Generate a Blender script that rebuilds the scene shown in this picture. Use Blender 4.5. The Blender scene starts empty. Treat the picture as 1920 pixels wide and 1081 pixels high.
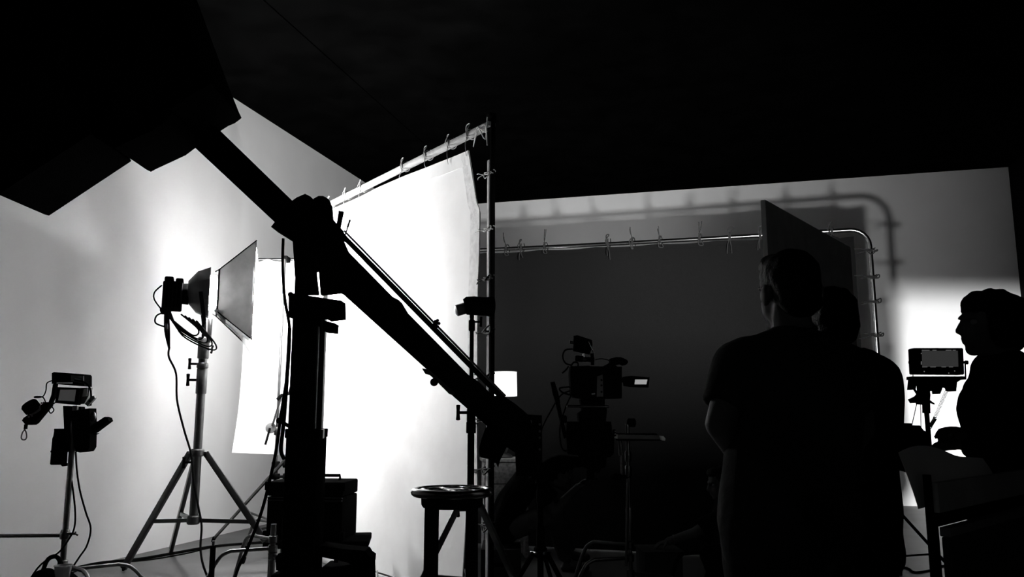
import bpy, bmesh, math, random
from mathutils import Vector as V, Matrix, noise
random.seed(7)
scene = bpy.context.scene
COL = scene.collection
PI = math.pi

# ------------------------------------------------------------------ camera
FPX = 1520.0            # focal length in pixels of the 1920x1081 frame
CAM_H = 1.25            # lens height above the floor
HORIZON = 780.0         # pixel row of the horizon
PITCH = math.atan((HORIZON - 540.5) / FPX)
cam_data = bpy.data.cameras.new('camera')
cam = bpy.data.objects.new('camera', cam_data)
COL.objects.link(cam)
cam.location = (0, 0, CAM_H)
cam.rotation_euler = (PI / 2 + PITCH, 0, 0)
cam_data.sensor_width = 36.0
cam_data.lens = FPX * 36.0 / 1920.0
cam_data.clip_end = 100
scene.camera = cam

# ------------------------------------------------------------------ world and exposure
world = bpy.data.worlds.new('world')
scene.world = world
world.use_nodes = True
world.node_tree.nodes['Background'].inputs[0].default_value = (0, 0, 0, 1)
world.node_tree.nodes['Background'].inputs[1].default_value = 0.0
scene.view_settings.view_transform = 'Standard'
scene.view_settings.look = 'None'
scene.view_settings.exposure = 0.0
scene.view_settings.gamma = 1.0
scene.view_settings.use_curve_mapping = False

# strength of the lamps the studio has (each lamp is built further down)
DIFFUSER_STRENGTH = 128.0     # front cloth of the softbox
SLEEVE_STRENGTH = 1400.0          # globe that shines through the gap behind the softbox
SET_LED_WATTS = 66.0         # LED panel behind the flag board, on the backdrop
WALL_LED_WATTS = 330.0       # barn door lamp on the right part of the back wall
TABLE_LAMP_STRENGTH = 2.2    # drum shade of the table lamp
TABLE_LAMP_WATTS = 1.6


def ray(px, py):
    u = (px - 960.0) / FPX
    v = (540.5 - py) / FPX
    c, s = math.cos(PITCH), math.sin(PITCH)
    return V((u, c - v * s, s + v * c))


def P(px, py, d):
    """point seen at that pixel at the horizontal distance d"""
    r = ray(px, py)
    r = r * (d / r.y)
    return V((r.x, r.y, r.z + CAM_H))


def G(px, py, z=0.0):
    """point of the horizontal plane z seen at that pixel"""
    r = ray(px, py)
    t = (z - CAM_H) / r.z
    return V((r.x * t, r.y * t, z))


def px_m(d):
    return d / FPX


def hit(px, py, p0, n):
    r = ray(px, py)
    o = V((0, 0, CAM_H))
    return o + r * ((p0 - o).dot(n) / r.dot(n))


# ------------------------------------------------------------------ materials
MATS = {}


def mat(name, col, rough=0.6, metal=0.0, var=0.15, scale=12.0, bump=0.0, bscale=60.0, spec=0.5, trans=0.0, emit=0.0, translucent=0.0):
    if name in MATS:
        return MATS[name]
    m = bpy.data.materials.new(name)
    m.use_nodes = True
    nt = m.node_tree
    b = nt.nodes['Principled BSDF']
    tc = nt.nodes.new('ShaderNodeTexCoord')
    n = nt.nodes.new('ShaderNodeTexNoise')
    n.inputs['Scale'].default_value = scale
    n.inputs['Detail'].default_value = 5.0
    nt.links.new(tc.outputs['Object'], n.inputs['Vector'])
    r = nt.nodes.new('ShaderNodeValToRGB')
    r.color_ramp.elements[0].position = 0.3
    r.color_ramp.elements[1].position = 0.7
    lo, hi = col * (1 - var), min(1.0, col * (1 + var))
    r.color_ramp.elements[0].color = (lo, lo, lo, 1)
    r.color_ramp.elements[1].color = (hi, hi, hi, 1)
    nt.links.new(n.outputs['Fac'], r.inputs['Fac'])
    nt.links.new(r.outputs['Color'], b.inputs['Base Color'])
    b.inputs['Roughness'].default_value = rough
    b.inputs['Metallic'].default_value = metal
    b.inputs['Specular IOR Level'].default_value = spec
    b.inputs['Transmission Weight'].default_value = trans
    if emit:
        b.inputs['Emission Color'].default_value = (1, 1, 1, 1)
        b.inputs['Emission Strength'].default_value = emit
    if bump:
        n2 = nt.nodes.new('ShaderNodeTexNoise')
        n2.inputs['Scale'].default_value = bscale
        n2.inputs['Detail'].default_value = 4.0
        nt.links.new(tc.outputs['Object'], n2.inputs['Vector'])
        bp = nt.nodes.new('ShaderNodeBump')
        bp.inputs['Strength'].default_value = bump
        bp.inputs['Distance'].default_value = 0.01
        nt.links.new(n2.outputs['Fac'], bp.inputs['Height'])
        nt.links.new(bp.outputs['Normal'], b.inputs['Normal'])
    if translucent:
        t = nt.nodes.new('ShaderNodeBsdfTranslucent')
        nt.links.new(r.outputs['Color'], t.inputs['Color'])
        mx = nt.nodes.new('ShaderNodeMixShader')
        mx.inputs[0].default_value = translucent
        out = nt.nodes['Material Output']
        nt.links.new(b.outputs[0], mx.inputs[1])
        nt.links.new(t.outputs[0], mx.inputs[2])
        nt.links.new(mx.outputs[0], out.inputs['Surface'])
    MATS[name] = m
    return m


M_WALL = mat('white_wall_paint', 0.80, 0.85, var=0.03, scale=2.0, bump=0.05, bscale=90, spec=0.1)
M_GREYWALL = mat('grey_wall_paint', 0.42, 0.9, var=0.04, scale=2.0, spec=0.05)
M_BLACKWALL = mat('black_wall_paint', 0.002, 0.9, var=0.2, scale=3, spec=0.05)
M_CEIL = mat('black_ceiling_paint', 0.0018, 0.9, var=0.35, scale=3.0, spec=0.0)
M_FLOOR = mat('grey_concrete_floor', 0.075, 0.5, var=0.28, scale=2.2, bump=0.08, bscale=25, spec=0.3)
M_BLACK = mat('black_paint', 0.0035, 0.6, var=0.25, scale=20, spec=0.0)
M_MATTE = mat('matte_black_plastic', 0.003, 0.7, var=0.25, scale=30, spec=0.0)
M_RUBBER = mat('black_rubber', 0.003, 0.8, var=0.2, scale=30, spec=0.0)
M_CLOTHBLACK = mat('black_cloth', 0.0022, 0.95, var=0.3, scale=30, bump=0.2, bscale=120, spec=0.0)
M_STEEL = mat('brushed_steel', 0.11, 0.35, 1.0, var=0.2, scale=30)
M_CHROME = mat('worn_chrome', 0.5, 0.22, 1.0, var=0.15, scale=30)
M_ALU = mat('dull_aluminium', 0.045, 0.4, 0.8, var=0.25, scale=18)
M_WOOD = mat('pale_timber', 0.42, 0.75, var=0.25, scale=9, bump=0.1, spec=0.2)
M_WHITECLOTH = mat('white_cotton', 0.80, 0.95, var=0.03, scale=6, bump=0.12, bscale=14, spec=0.05)
M_HEM = mat('seamed_cotton_hem', 0.70, 0.95, var=0.12, scale=24, bump=0.3, bscale=60, spec=0.05)
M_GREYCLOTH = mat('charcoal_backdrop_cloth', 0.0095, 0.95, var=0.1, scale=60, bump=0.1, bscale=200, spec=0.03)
M_CORD = mat('pale_cotton_cord', 0.6, 0.9, var=0.2, scale=60)
M_DARKCORD = mat('dark_cotton_cord', 0.02, 0.9, var=0.2, scale=60)
M_CABLE = mat('black_cable', 0.004, 0.6, var=0.2, scale=40, spec=0.0)
M_SOFTBOX = mat('silver_black_softbox_fabric', 0.22, 0.75, var=0.12, scale=10, bump=0.2, bscale=20, spec=0.1, translucent=0.16)
M_GLASS = mat('dark_screen_glass', 0.05, 0.12, var=0.1, scale=4, spec=0.5)
M_SCREEN = mat('lit_grey_screen', 0.03, 0.3, var=0.1, scale=6, emit=0.035)
M_BRIGHTSCREEN = mat('bright_viewfinder_screen', 0.2, 0.3, var=0.05, scale=6, emit=0.30)
M_WHITEMARK = mat('white_print', 0.75, 0.6, var=0.05, scale=8)
M_GREYPL = mat('grey_plastic', 0.06, 0.5, var=0.15, scale=20)
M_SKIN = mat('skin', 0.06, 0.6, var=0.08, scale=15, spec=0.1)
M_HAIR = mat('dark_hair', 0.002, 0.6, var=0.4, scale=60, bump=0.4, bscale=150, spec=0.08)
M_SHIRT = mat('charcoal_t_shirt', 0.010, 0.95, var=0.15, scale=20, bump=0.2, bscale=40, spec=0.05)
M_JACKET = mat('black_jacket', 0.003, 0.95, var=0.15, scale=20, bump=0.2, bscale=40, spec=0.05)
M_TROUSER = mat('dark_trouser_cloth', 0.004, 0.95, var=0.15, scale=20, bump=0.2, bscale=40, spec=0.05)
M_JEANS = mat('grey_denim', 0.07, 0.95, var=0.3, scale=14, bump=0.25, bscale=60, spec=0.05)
M_SHOE = mat('dark_shoe', 0.005, 0.6, var=0.2, scale=20)
M_PAPER = mat('drawing_paper', 0.70, 0.9, var=0.06, scale=8)
M_CARD = mat('brown_card', 0.32, 0.9, var=0.15, scale=12)
M_DARKCARD = mat('dark_card', 0.02, 0.9, var=0.15, scale=12)
M_EYE = mat('eye', 0.2, 0.3, var=0.1)
M_DEAD = mat('flat_black_paint', 0.003, 0.9, var=0.2, spec=0.0)
M_CLEAR = mat('clear_plastic', 0.5, 0.2, var=0.02, scale=8, trans=0.6)
M_GREYBLOCK = mat('grey_flecked_laminate', 0.45, 0.7, var=0.4, scale=40)

# ------------------------------------------------------------------ mesh helpers


def frame(z):
    z = z.normalized()
    a = V((0, 0, 1)) if abs(z.z) < 0.9 else V((1, 0, 0))
    x = a.cross(z).normalized()
    return x, z.cross(x), z


class MB:
    def __init__(self):
        self.v, self.f = [], []

    def add(self, vs, fs):
        o = len(self.v)
        self.v += [V(p) for p in vs]
        self.f += [tuple(i + o for i in f) for f in fs]
        return self

    def box(self, c, s, rot=None, bev=0.0):
        """rot: a 3x3 matrix or a yaw angle"""
        if rot is None:
            R = Matrix.Identity(3)
        elif isinstance(rot, (int, float)):
            R = Matrix.Rotation(rot, 3, 'Z')
        else:
            R = rot
        c = V(c)
        if bev <= 0:
            vs = [c + R @ V((x * s[0] / 2, y * s[1] / 2, z * s[2] / 2)) for x in (-1, 1) for y in (-1, 1) for z in (-1, 1)]
            return self.add(vs, [(0, 1, 3, 2), (4, 6, 7, 5), (0, 4, 5, 1), (2, 3, 7, 6), (0, 2, 6, 4), (1, 5, 7, 3)])
        bm = bmesh.new()
        bmesh.ops.create_cube(bm, size=1.0)
        for v in bm.verts:
            v.co = V((v.co.x * s[0], v.co.y * s[1], v.co.z * s[2]))
        bmesh.ops.bevel(bm, geom=bm.edges[:], offset=min(bev, 0.45 * min(s)), segments=2, affect='EDGES', profile=0.5)
        bm.verts.index_update()
        vs = [c + R @ v.co for v in bm.verts]
        fs = [tuple(v.index for v in f.verts) for f in bm.faces]
        bm.free()
        return self.add(vs, fs)

    def bar(self, p0, p1, w, h, side=None, bev=0.0):
        """square bar from p0 to p1; w along side, h across"""
        p0, p1 = V(p0), V(p1)
        z = (p1 - p0).normalized()
        if side is None:
            x, y, _ = frame(z)
        else:
            x = (V(side) - z * V(side).dot(z)).normalized()
            y = z.cross(x)
        R = Matrix((x, y, z)).transposed()
        return self.box((p0 + p1) / 2, (w, h, (p1 - p0).length), R, bev)

    def cyl(self, p0, p1, r0, r1=None, seg=14):
        p0, p1 = V(p0), V(p1)
        r1 = r0 if r1 is None else r1
        x, y, z = frame(p1 - p0)
        a = [(math.cos(2 * PI * i / seg), math.sin(2 * PI * i / seg)) for i in range(seg)]
        vs = [p0 + (x * c + y * s) * r0 for c, s in a] + [p1 + (x * c + y * s) * r1 for c, s in a]
        fs = [(i, (i + 1) % seg, seg + (i + 1) % seg, seg + i) for i in range(seg)]
        fs += [tuple(range(seg - 1, -1, -1)), tuple(range(seg, 2 * seg))]
        return self.add(vs, fs)

    def lathe(self, prof, o, axis=(0, 0, 1), seg=20, caps=True):
        o = V(o)
        x, y, z = frame(V(axis))
        vs, fs = [], []
        for r, h in prof:
            for i in range(seg):
                t = 2 * PI * i / seg
                vs.append(o + z * h + (x * math.cos(t) + y * math.sin(t)) * r)
        for k in range(len(prof) - 1):
            for i in range(seg):
                j = (i + 1) % seg
                fs.append((k * seg + i, k * seg + j, (k + 1) * seg + j, (k + 1) * seg + i))
        if caps:
            fs.append(tuple(range(seg - 1, -1, -1)))
            n = (len(prof) - 1) * seg
            fs.append(tuple(range(n, n + seg)))
        return self.add(vs, fs)

    def tube(self, pts, r, seg=8, smooth=0, closed=False):
        pts = [V(p) for p in pts]
        if smooth:
            pts = catmull(pts, smooth, closed)
        n = len(pts)
        rr = r if isinstance(r, (list, tuple)) else [r] * n
        if len(rr) != n:
            rr = [rr[min(len(rr) - 1, int(i * len(rr) / n))] for i in range(n)]
        vs, fs = [], []
        x = None
        for i, p in enumerate(pts):
            a = pts[(i - 1) % n] if (closed or i > 0) else p
            b = pts[(i + 1) % n] if (closed or i < n - 1) else p
            t = (b - a)
            t = t.normalized() if t.length > 1e-9 else V((0, 0, 1))
            if x is None:
                x, y, _ = frame(t)
            else:
                x = x - t * x.dot(t)
                x = x.normalized() if x.length > 1e-6 else frame(t)[0]
                y = t.cross(x)
            for k in range(seg):
                q = 2 * PI * k / seg
                vs.append(p + (x * math.cos(q) + y * math.sin(q)) * rr[i])
        m = n if closed else n - 1
        for i in range(m):
            j = (i + 1) % n
            for k in range(seg):
                l = (k + 1) % seg
                fs.append((i * seg + k, i * seg + l, j * seg + l, j * seg + k))
        if not closed:
            fs.append(tuple(range(seg - 1, -1, -1)))
            fs.append(tuple(range((n - 1) * seg, n * seg)))
        return self.add(vs, fs)

    def prism(self, pts, ext):
        """polygon of 3D points pushed along ext"""
        pts = [V(p) for p in pts]
        n = len(pts)
        ext = V(ext)
        vs = pts + [p + ext for p in pts]
        fs = [tuple(range(n)), tuple(range(2 * n - 1, n - 1, -1))]
        fs += [(i, n + i, n + (i + 1) % n, (i + 1) % n) for i in range(n)]
        return self.add(vs, fs)

    def prism_px(self, pts, d, t):
        """outline read at distance d with the thickness t behind it"""
        return self.prism([P(x, y, d) for x, y in pts], (0, t, 0))

    def ball(self, c, r, rot=None, seg=14):
        c = V(c)
        r = (r, r, r) if isinstance(r, (int, float)) else r
        R = rot if rot is not None else Matrix.Identity(3)
        rings = max(6, seg // 2 + 1)
        vs, fs = [c + R @ V((0, 0, r[2]))], []
        for i in range(1, rings):
            a = PI * i / rings
            for k in range(seg):
                b = 2 * PI * k / seg
                vs.append(c + R @ V((r[0] * math.sin(a) * math.cos(b), r[1] * math.sin(a) * math.sin(b), r[2] * math.cos(a))))
        vs.append(c + R @ V((0, 0, -r[2])))
        for k in range(seg):
            fs.append((0, 1 + k, 1 + (k + 1) % seg))
        for i in range(rings - 2):
            for k in range(seg):
                a, b = 1 + i * seg + k, 1 + i * seg + (k + 1) % seg
                fs.append((a, a + seg, b + seg, b))
        e = len(vs) - 1
        for k in range(seg):
            fs.append((e, e - seg + (k + 1) % seg, e - seg + k))
        return self.add(vs, fs)

    def capsule(self, p0, p1, r0, r1=None, seg=14):
        r1 = r0 if r1 is None else r1
        self.ball(p0, r0, seg=seg)
        self.ball(p1, r1, seg=seg)
        if (V(p1) - V(p0)).length > 1e-4:
            self.cyl(p0, p1, r0, r1, seg)
        return self

    def sheet(self, fn, nu, nv, thick=0.0, tv=None):
        """surface fn(u, v) on a grid, with a real thickness"""
        vs = [V(fn(i / nu, j / nv)) for i in range(nu + 1) for j in range(nv + 1)]
        W = nv + 1
        fs = [(i * W + j, (i + 1) * W + j, (i + 1) * W + j + 1, i * W + j + 1) for i in range(nu) for j in range(nv)]
        if thick:
            n0 = len(vs)
            tv = V(tv) * thick
            vs = vs + [p + tv for p in vs]
            fs = fs + [tuple(n0 + k for k in reversed(f)) for f in fs]
            edge = [i * W for i in range(nu + 1)] + [nu * W + j for j in range(1, W)] + [i * W + nv for i in range(nu - 1, -1, -1)] + [j for j in range(nv - 1, 0, -1)]
            for k in range(len(edge)):
                a, b = edge[k], edge[(k + 1) % len(edge)]
                fs.append((b, a, a + n0, b + n0))
        return self.add(vs, fs)

    def mesh(self, name, off=V((0, 0, 0))):
        me = bpy.data.meshes.new(name)
        me.from_pydata([tuple(p - off) for p in self.v], [], self.f)
        bm = bmesh.new()
        bm.from_mesh(me)
        bmesh.ops.recalc_face_normals(bm, faces=bm.faces[:])
        bm.to_mesh(me)
        bm.free()
        for p in me.polygons:
            p.use_smooth = True
        me.set_sharp_from_angle(angle=math.radians(38))
        return me

    def build(self, name, m, parent=None, base=None, label=None):
        off = V(base) if base is not None else (root_loc(parent) if parent else V((0, 0, 0)))
        me = self.mesh(name, off)
        me.materials.append(m)
        o = bpy.data.objects.new(name, me)
        COL.objects.link(o)
        if parent:
            o.parent = parent
        else:
            o.location = off
        if label:
            o['label'] = label
        return o


def root_loc(o):
    while o.parent:
        o = o.parent
    return V(o.location)


def catmull(pts, k, closed=False):
    n = len(pts)
    out = []
    m = n if closed else n - 1
    for i in range(m):
        if closed:
            a, b, c, d = pts[(i - 1) % n], pts[i], pts[(i + 1) % n], pts[(i + 2) % n]
        else:
            b, c = pts[i], pts[i + 1]
            a = pts[i - 1] if i > 0 else b
            d = pts[i + 2] if i + 2 < n else c
        for j in range(k):
            t = j / k
            out.append(0.5 * ((2 * b) + (c - a) * t + (2 * a - 5 * b + 4 * c - d) * t * t + (3 * b - a - 3 * c + d) * t ** 3))
    if not closed:
        out.append(pts[-1])
    return out


def thing(name, label, cat, loc, group=None):
    o = bpy.data.objects.new(name, None)
    o.empty_display_size = 0.1
    COL.objects.link(o)
    o.location = loc
    o['label'] = label
    o['category'] = cat
    if group:
        o['group'] = group
    return o


def tag(o, label, cat, group=None):
    o['label'] = label
    o['category'] = cat
    if group:
        o['group'] = group
    return o


def struct(o):
    o['kind'] = 'structure'
    return o


def organic(mb, name, m, parent, voxel, smooth=6, wob=0.0, wscale=8.0, seed=0.0, stretch=1.0):
    """melt overlapping volumes into one continuous surface"""
    off = root_loc(parent)
    me = bpy.data.meshes.new('tmp')
    me.from_pydata([tuple(p - off) for p in mb.v], [], mb.f)
    bm = bmesh.new()
    bm.from_mesh(me)
    bmesh.ops.recalc_face_normals(bm, faces=bm.faces[:])
    bm.to_mesh(me)
    bm.free()
    t = bpy.data.objects.new('tmp', me)
    COL.objects.link(t)
    r = t.modifiers.new('r', 'REMESH')
    r.mode = 'VOXEL'
    r.voxel_size = voxel
    s = t.modifiers.new('s', 'SMOOTH')
    s.factor = 0.5
    s.iterations = smooth
    dg = bpy.context.evaluated_depsgraph_get()
    out = bpy.data.meshes.new_from_object(t.evaluated_get(dg))
    out.name = name
    bpy.data.objects.remove(t)
    bpy.data.meshes.remove(me)
    if wob:
        ns = [v.normal.copy() for v in out.vertices]
        for v, n in zip(out.vertices, ns):
            q = V((v.co.x * wscale + seed, v.co.y * wscale, v.co.z * wscale * stretch))
            v.co += n * wob * noise.noise(q)
    for p in out.polygons:
        p.use_smooth = True
    out.materials.clear()
    out.materials.append(m)
    o = bpy.data.objects.new(name, out)
    COL.objects.link(o)
    o.parent = parent
    return o

# ------------------------------------------------------------------ the studio shell
VP1 = ray(1366, HORIZON)
D1 = V((VP1.x, VP1.y, 0)).normalized()            # along the left wall, away from the camera
D2 = V((D1.y, -D1.x, 0))                          # along the back wall, to the right
WL0 = G(250, 1040)                                # a point of the left wall's foot
rc = ray(761, 391)
az = V((rc.x, rc.y, 0))
# corner: WL0 + D1*t on the azimuth az
t = (WL0.x * az.y - WL0.y * az.x) / (D1.y * az.x - D1.x * az.y)
CORNER = WL0 + D1 * t
CEIL = P(761, 391, CORNER.y).z
RC = hit(1893, 340, CORNER, D1)
WID = (RC - CORNER).dot(D2)                       # width of the back wall
LEN = CORNER.dot(D1) + 3.0
NEAR = CORNER - D1 * LEN


def room(a, b, z=0.0):
    """a metres right of the left wall, b metres before the back wall"""
    return CORNER + D2 * a - D1 * b + V((0, 0, z))


def slab(name, m, quad, ext):
    return struct(MB().prism(quad, ext).build(name, m))


slab('floor', M_FLOOR, [room(-0.1, LEN), room(WID + 3, LEN), room(WID + 3, -0.1), room(-0.1, -0.1)], (0, 0, -0.1))
slab('wall_left', M_WALL, [room(0, 0), room(0, LEN), room(0, LEN, CEIL), room(0, 0, CEIL)], -D2 * 0.1)
slab('wall_back', M_WALL, [room(0, 0), room(WID, 0), room(WID, 0, CEIL), room(0, 0, CEIL)], D1 * 0.1)
slab('wall_right', M_BLACKWALL, [room(WID, 0), room(WID, LEN), room(WID, LEN, CEIL), room(WID, 0, CEIL)], D2 * 0.1)
slab('wall_front', M_GREYWALL, [room(0, LEN), room(WID, LEN), room(WID, LEN, CEIL), room(0, LEN, CEIL)], -D1 * 0.1)
ceil = slab('ceiling', M_CEIL, [room(-0.1, LEN, CEIL + 0.03), room(WID + 0.1, LEN, CEIL + 0.03), room(WID + 0.1, -0.1, CEIL + 0.03), room(-0.1, -0.1, CEIL + 0.03)], (0, 0, 0.1))
seam = (G(700, 184, CEIL) - CORNER).dot(D2)
edges = [0.0, seam, WID]
for a, b in zip(edges, edges[1:]):
    if b - a > 0.2:
        MB().prism([room(a + 0.007, LEN, CEIL), room(b - 0.007, LEN, CEIL), room(b - 0.007, 0, CEIL), room(a + 0.007, 0, CEIL)], (0, 0, 0.028)).build('panel', M_CEIL, ceil)

# ------------------------------------------------------------------ white screen on its timber frame
SN = P(921, 700, 5.3)
SF = P(612, 700, 7.4)
SN.z = SF.z = 0
SDIR = (SN - SF)
SW = SDIR.length
SDIR.normalize()
SNORM = V((-SDIR.y, SDIR.x, 0))                  # screen normal
if SNORM.dot(-SN) < 0:
    SNORM = -SNORM                                # towards the camera side
ZF = P(622, 381, 7.4).z
ZN = P(923, 232, 5.3).z


def scr(u, z, off=0.0):
    return SF + SDIR * (u * SW) + SNORM * off + V((0, 0, z))


def ztop(u):
    return ZF + (ZN - ZF) * u


fr = thing('diffusion_frame', 'tall timber frame of the bright white cloth screen, with cord ties', 'frame', scr(0.5, 0))
MB().bar(scr(-0.02, ZF), scr(1.0, ZN), 0.035, 0.06, (0, 0, 1), 0.006).build('top_rail', M_WOOD, fr)
MB().bar(scr(-0.02, ZF + 0.03, -0.04), scr(0.96, ZN + 0.03, -0.04), 0.05, 0.02, (0, 0, 1)).build('top_batten', M_ALU, fr, label='grey batten behind the top rail')
MB().bar(scr(1.0, 0.0, -0.005), scr(1.0, ZN + 0.06, -0.005), 0.024, 0.03, SDIR, 0.004).build('post', M_DEAD, fr, label='dark upright post at the near edge')
MB().bar(scr(0.989, 0.02, 0.0), scr(0.989, ZN - 0.25, 0.0), 0.03, 0.02, SDIR, 0.003).build('edge_batten', M_WOOD, fr)
MB().bar(scr(0.0, 0.0, -0.01), scr(0.0, ZF, -0.01), 0.04, 0.03, SDIR, 0.004).build('post', M_WOOD, fr)
MB().bar(scr(-0.02, 0.03, 0.0), scr(1.0, 0.03, 0.0), 0.06, 0.06, (0, 0, 1), 0.006).build('bottom_rail', M_WOOD, fr)
mb = MB()
mb.box(scr(0.985, ZN + 0.03, -0.02), (0.06, 0.05, 0.12), math.atan2(SDIR.y, SDIR.x), 0.006)
mb.cyl(scr(0.97, ZN + 0.05, -0.02), scr(0.97, ZN + 0.05, -0.10), 0.018)
mb.build('corner_bracket', M_BLACK, fr)

# the cloth: hung inside the frame, its near edge pulled in like a bow, hems at all sides


def cloth_pt(u, v):
    bow = 0.035 * math.sin(PI * min(1, max(0, (v - 0.55) / 0.4))) if v > 0.55 else 0.0
    un = 0.012 + u * (0.935 - 0.045 * max(0.0, (v - 0.86) / 0.14) + 0.022 * (1 if v < 0.86 else 0) * 0.5)
    zt = ztop(un) - 0.075 - 0.05 * u * u
    z = 0.075 + v * (zt - 0.075)
    w = 0.008 * math.sin(9 * u + 3 * v) * math.sin(7 * v + 1) + 0.006 * noise.noise(V((u * 6, v * 6, 2.2)))
    w += 0.012 * math.exp(-v * 14) * noise.noise(V((u * 14, v * 5, 5.0)))
    return scr(un, z, 0.022 + w)


cl = MB().sheet(cloth_pt, 36, 44, 0.003, SNORM).build('screen_cloth', M_WHITECLOTH, None, scr(0.5, 0.075, 0.02))
tag(cl, 'large bright white cloth screen stretched in the timber frame', 'screen cloth')
h = MB().sheet(lambda u, v: cloth_pt(0.955 + 0.045 * u, v) + SNORM * (0.006 + 0.004 * noise.noise(V((u * 8, v * 60, 1)))), 6, 60, 0.004, SNORM)
h.build('side_hem', M_HEM, cl)
h = MB().sheet(lambda u, v: cloth_pt(u, 0.965 + 0.035 * v) + SNORM * 0.006, 40, 3, 0.004, SNORM)
h.build('top_hem', M_WHITECLOTH, cl)


def tie(c, along, up, out, size, m, parent, tails=1):
    """a knotted cord: a loop round the rail, one bow loop and a tail"""
    mb = MB()
    c = V(c)
    r = 0.0035 if m is M_CORD else 0.0055
    loop = [c + up * (0.04 * math.cos(a)) + out * (0.035 * math.sin(a)) + along * 0.004 * a for a in [i * 2 * PI / 10 for i in range(11)]]
    mb.tube(loop, r, 6, 3)
    k = c - up * 0.035 + out * 0.03
    mb.ball(k, 0.008, seg=8)
    s = random.uniform(-1, 1)
    bow = [k, k + up * 0.05 * size + along * 0.04 * s + out * 0.01, k + up * 0.11 * size + along * (0.03 + 0.03 * s), k + up * 0.10 * size + along * -0.012, k]
    mb.tube(bow, r, 6, 4)
    for q in range(tails):
        s2 = random.uniform(-1, 1)
        mb.tube([k, k - up * 0.05 * size + along * 0.02 * s2 + out * 0.012, k - up * 0.12 * size * random.uniform(.6, 1.2) + along * 0.03 * s2], r * 0.8, 6, 4)
    return mb.build('tie', m, parent)


UPZ = V((0, 0, 1))
for pxx in (624, 655, 683, 760, 803, 846, 882):
    q = hit(pxx, 300, scr(0, 0), SNORM)
    u = (q - SF).dot(SDIR) / SW
    tie(scr(u, ztop(u)), SDIR, UPZ, SNORM, 0.9, M_CORD, fr)
for zz in (325, 430, 522, 622, 705, 790, 880, 985):
    z = P(921, zz, 5.3).z
    tie(scr(0.99, z), UPZ, SDIR, SNORM, 0.8, M_CORD if zz < 450 else M_DARKCORD, fr, 2)
mb = MB()
for k in range(3):
    mb.tube([scr(0.93, ZN - 0.12, 0.03), scr(0.96, ZN - 0.04 + 0.02 * k, 0.05), scr(0.99, ZN - 0.01 - 0.05 * k, 0.04), scr(1.0, ZN - 0.16 + 0.1 * k, 0.04)], 0.004, 6, 4)
mb.build('corner_lashing', M_CORD, fr)
MB().tube([scr(0.46, 0.03, 0.05), scr(0.46, 0.10, 0.06), scr(0.47, 0.05, 0.08), scr(0.48, 0.012, 0.16), scr(0.44, 0.012, 0.24), scr(0.37, 0.012, 0.22)], 0.005, 6, 5).build('loose_cord', M_CORD, fr)
for k in range(6):
    u = 0.12 + 0.14 * k
    tie(scr(u, 0.05, 0.0), SDIR, UPZ, SNORM, 0.35, M_CORD, fr)

# ------------------------------------------------------------------ charcoal backdrop on its bent pipe frame
BL = G(800, 985)
BL = P(800, 500, 8.5)
BR = P(1634, 500, 7.15)
BL.z = BR.z = 0
BD = (BR - BL)
BW = BD.length
BD.normalize()
BN = V((BD.y, -BD.x, 0))
if BN.dot(-BL) < 0:
    BN = -BN
ZBL = P(930, 466, BL.y + (BR.y - BL.y) * 0.156).z
ZBR = P(1590, 432, BR.y + 0.07).z


def bk(x, z, off=0.0):
    return BL + BD * x + BN * off + V((0, 0, z))


def zb(x):
    return ZBL + (ZBR - ZBL) * x / BW


bf = thing('backdrop_frame', 'bent chrome pipe frame holding the charcoal backdrop before the back wall', 'frame', bk(BW / 2, 0))
rr = 0.16
path = [bk(0, 0), bk(0, zb(0) - rr)] + [bk(rr - rr * math.cos(a), zb(0) - rr + rr * math.sin(a)) for a in [i * PI / 12 for i in range(1, 6)]]
path += [bk(rr + (BW - 2 * rr) * k / 6, zb(BW * k / 6) - 0.012 * math.sin(PI * k / 6)) for k in range(7)]
path += [bk(BW - rr + rr * math.sin(a), zb(BW) - rr + rr * math.cos(a)) for a in [i * PI / 12 for i in range(1, 6)]]
path += [bk(BW, zb(BW) - rr), bk(BW, 0)]
MB().tube(path, 0.020, 12).build('pipe', M_CHROME, bf)
for x in (0, BW):
    MB().bar(bk(x, 0.02, -0.45), bk(x, 0.02, 0.45), 0.05, 0.04, (0, 0, 1), 0.006).build('foot', M_BLACK, bf)


def bcl(u, v):
    x = 0.06 + u * (BW - 0.19)
    zt = zb(x) - 0.035 - 0.012 * abs(math.sin(u * 22)) - (0.03 if u > 0.97 else 0)
    z = 0.01 + v * (zt - 0.01)
    w = 0.012 * noise.noise(V((u * 9, v * 1.5, 0))) + 0.02 * max(0, v - 0.9) * math.sin(u * 44)
    return bk(x, z, -0.005 + w)


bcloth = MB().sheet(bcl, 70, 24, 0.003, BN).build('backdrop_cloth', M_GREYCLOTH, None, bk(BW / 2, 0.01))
tag(bcloth, 'wide charcoal cloth backdrop hung from the bent pipe frame', 'backdrop')
MB().sheet(lambda u, v: bcl(u, 0.985 + 0.015 * v) + BN * 0.006, 70, 2, 0.003, BN).build('top_hem', M_GREYCLOTH, bcloth)
for pxx in (950, 978, 1022, 1140, 1186, 1237, 1312, 1368, 1425, 1500, 1560):
    q = hit(pxx, 450, bk(0, 0), BN)
    x = (q - BL).dot(BD)
    tie(bk(x, zb(x)), BD, -UPZ if pxx % 3 else UPZ, BN, 1.0, M_DARKCORD, bf, 2)
for yy in (470, 520, 566, 628):
    z = P(1637, yy, 7.15).z
    tie(bk(BW, z), UPZ, BD, BN, 0.8, M_DARKCORD, bf, 2)

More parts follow.
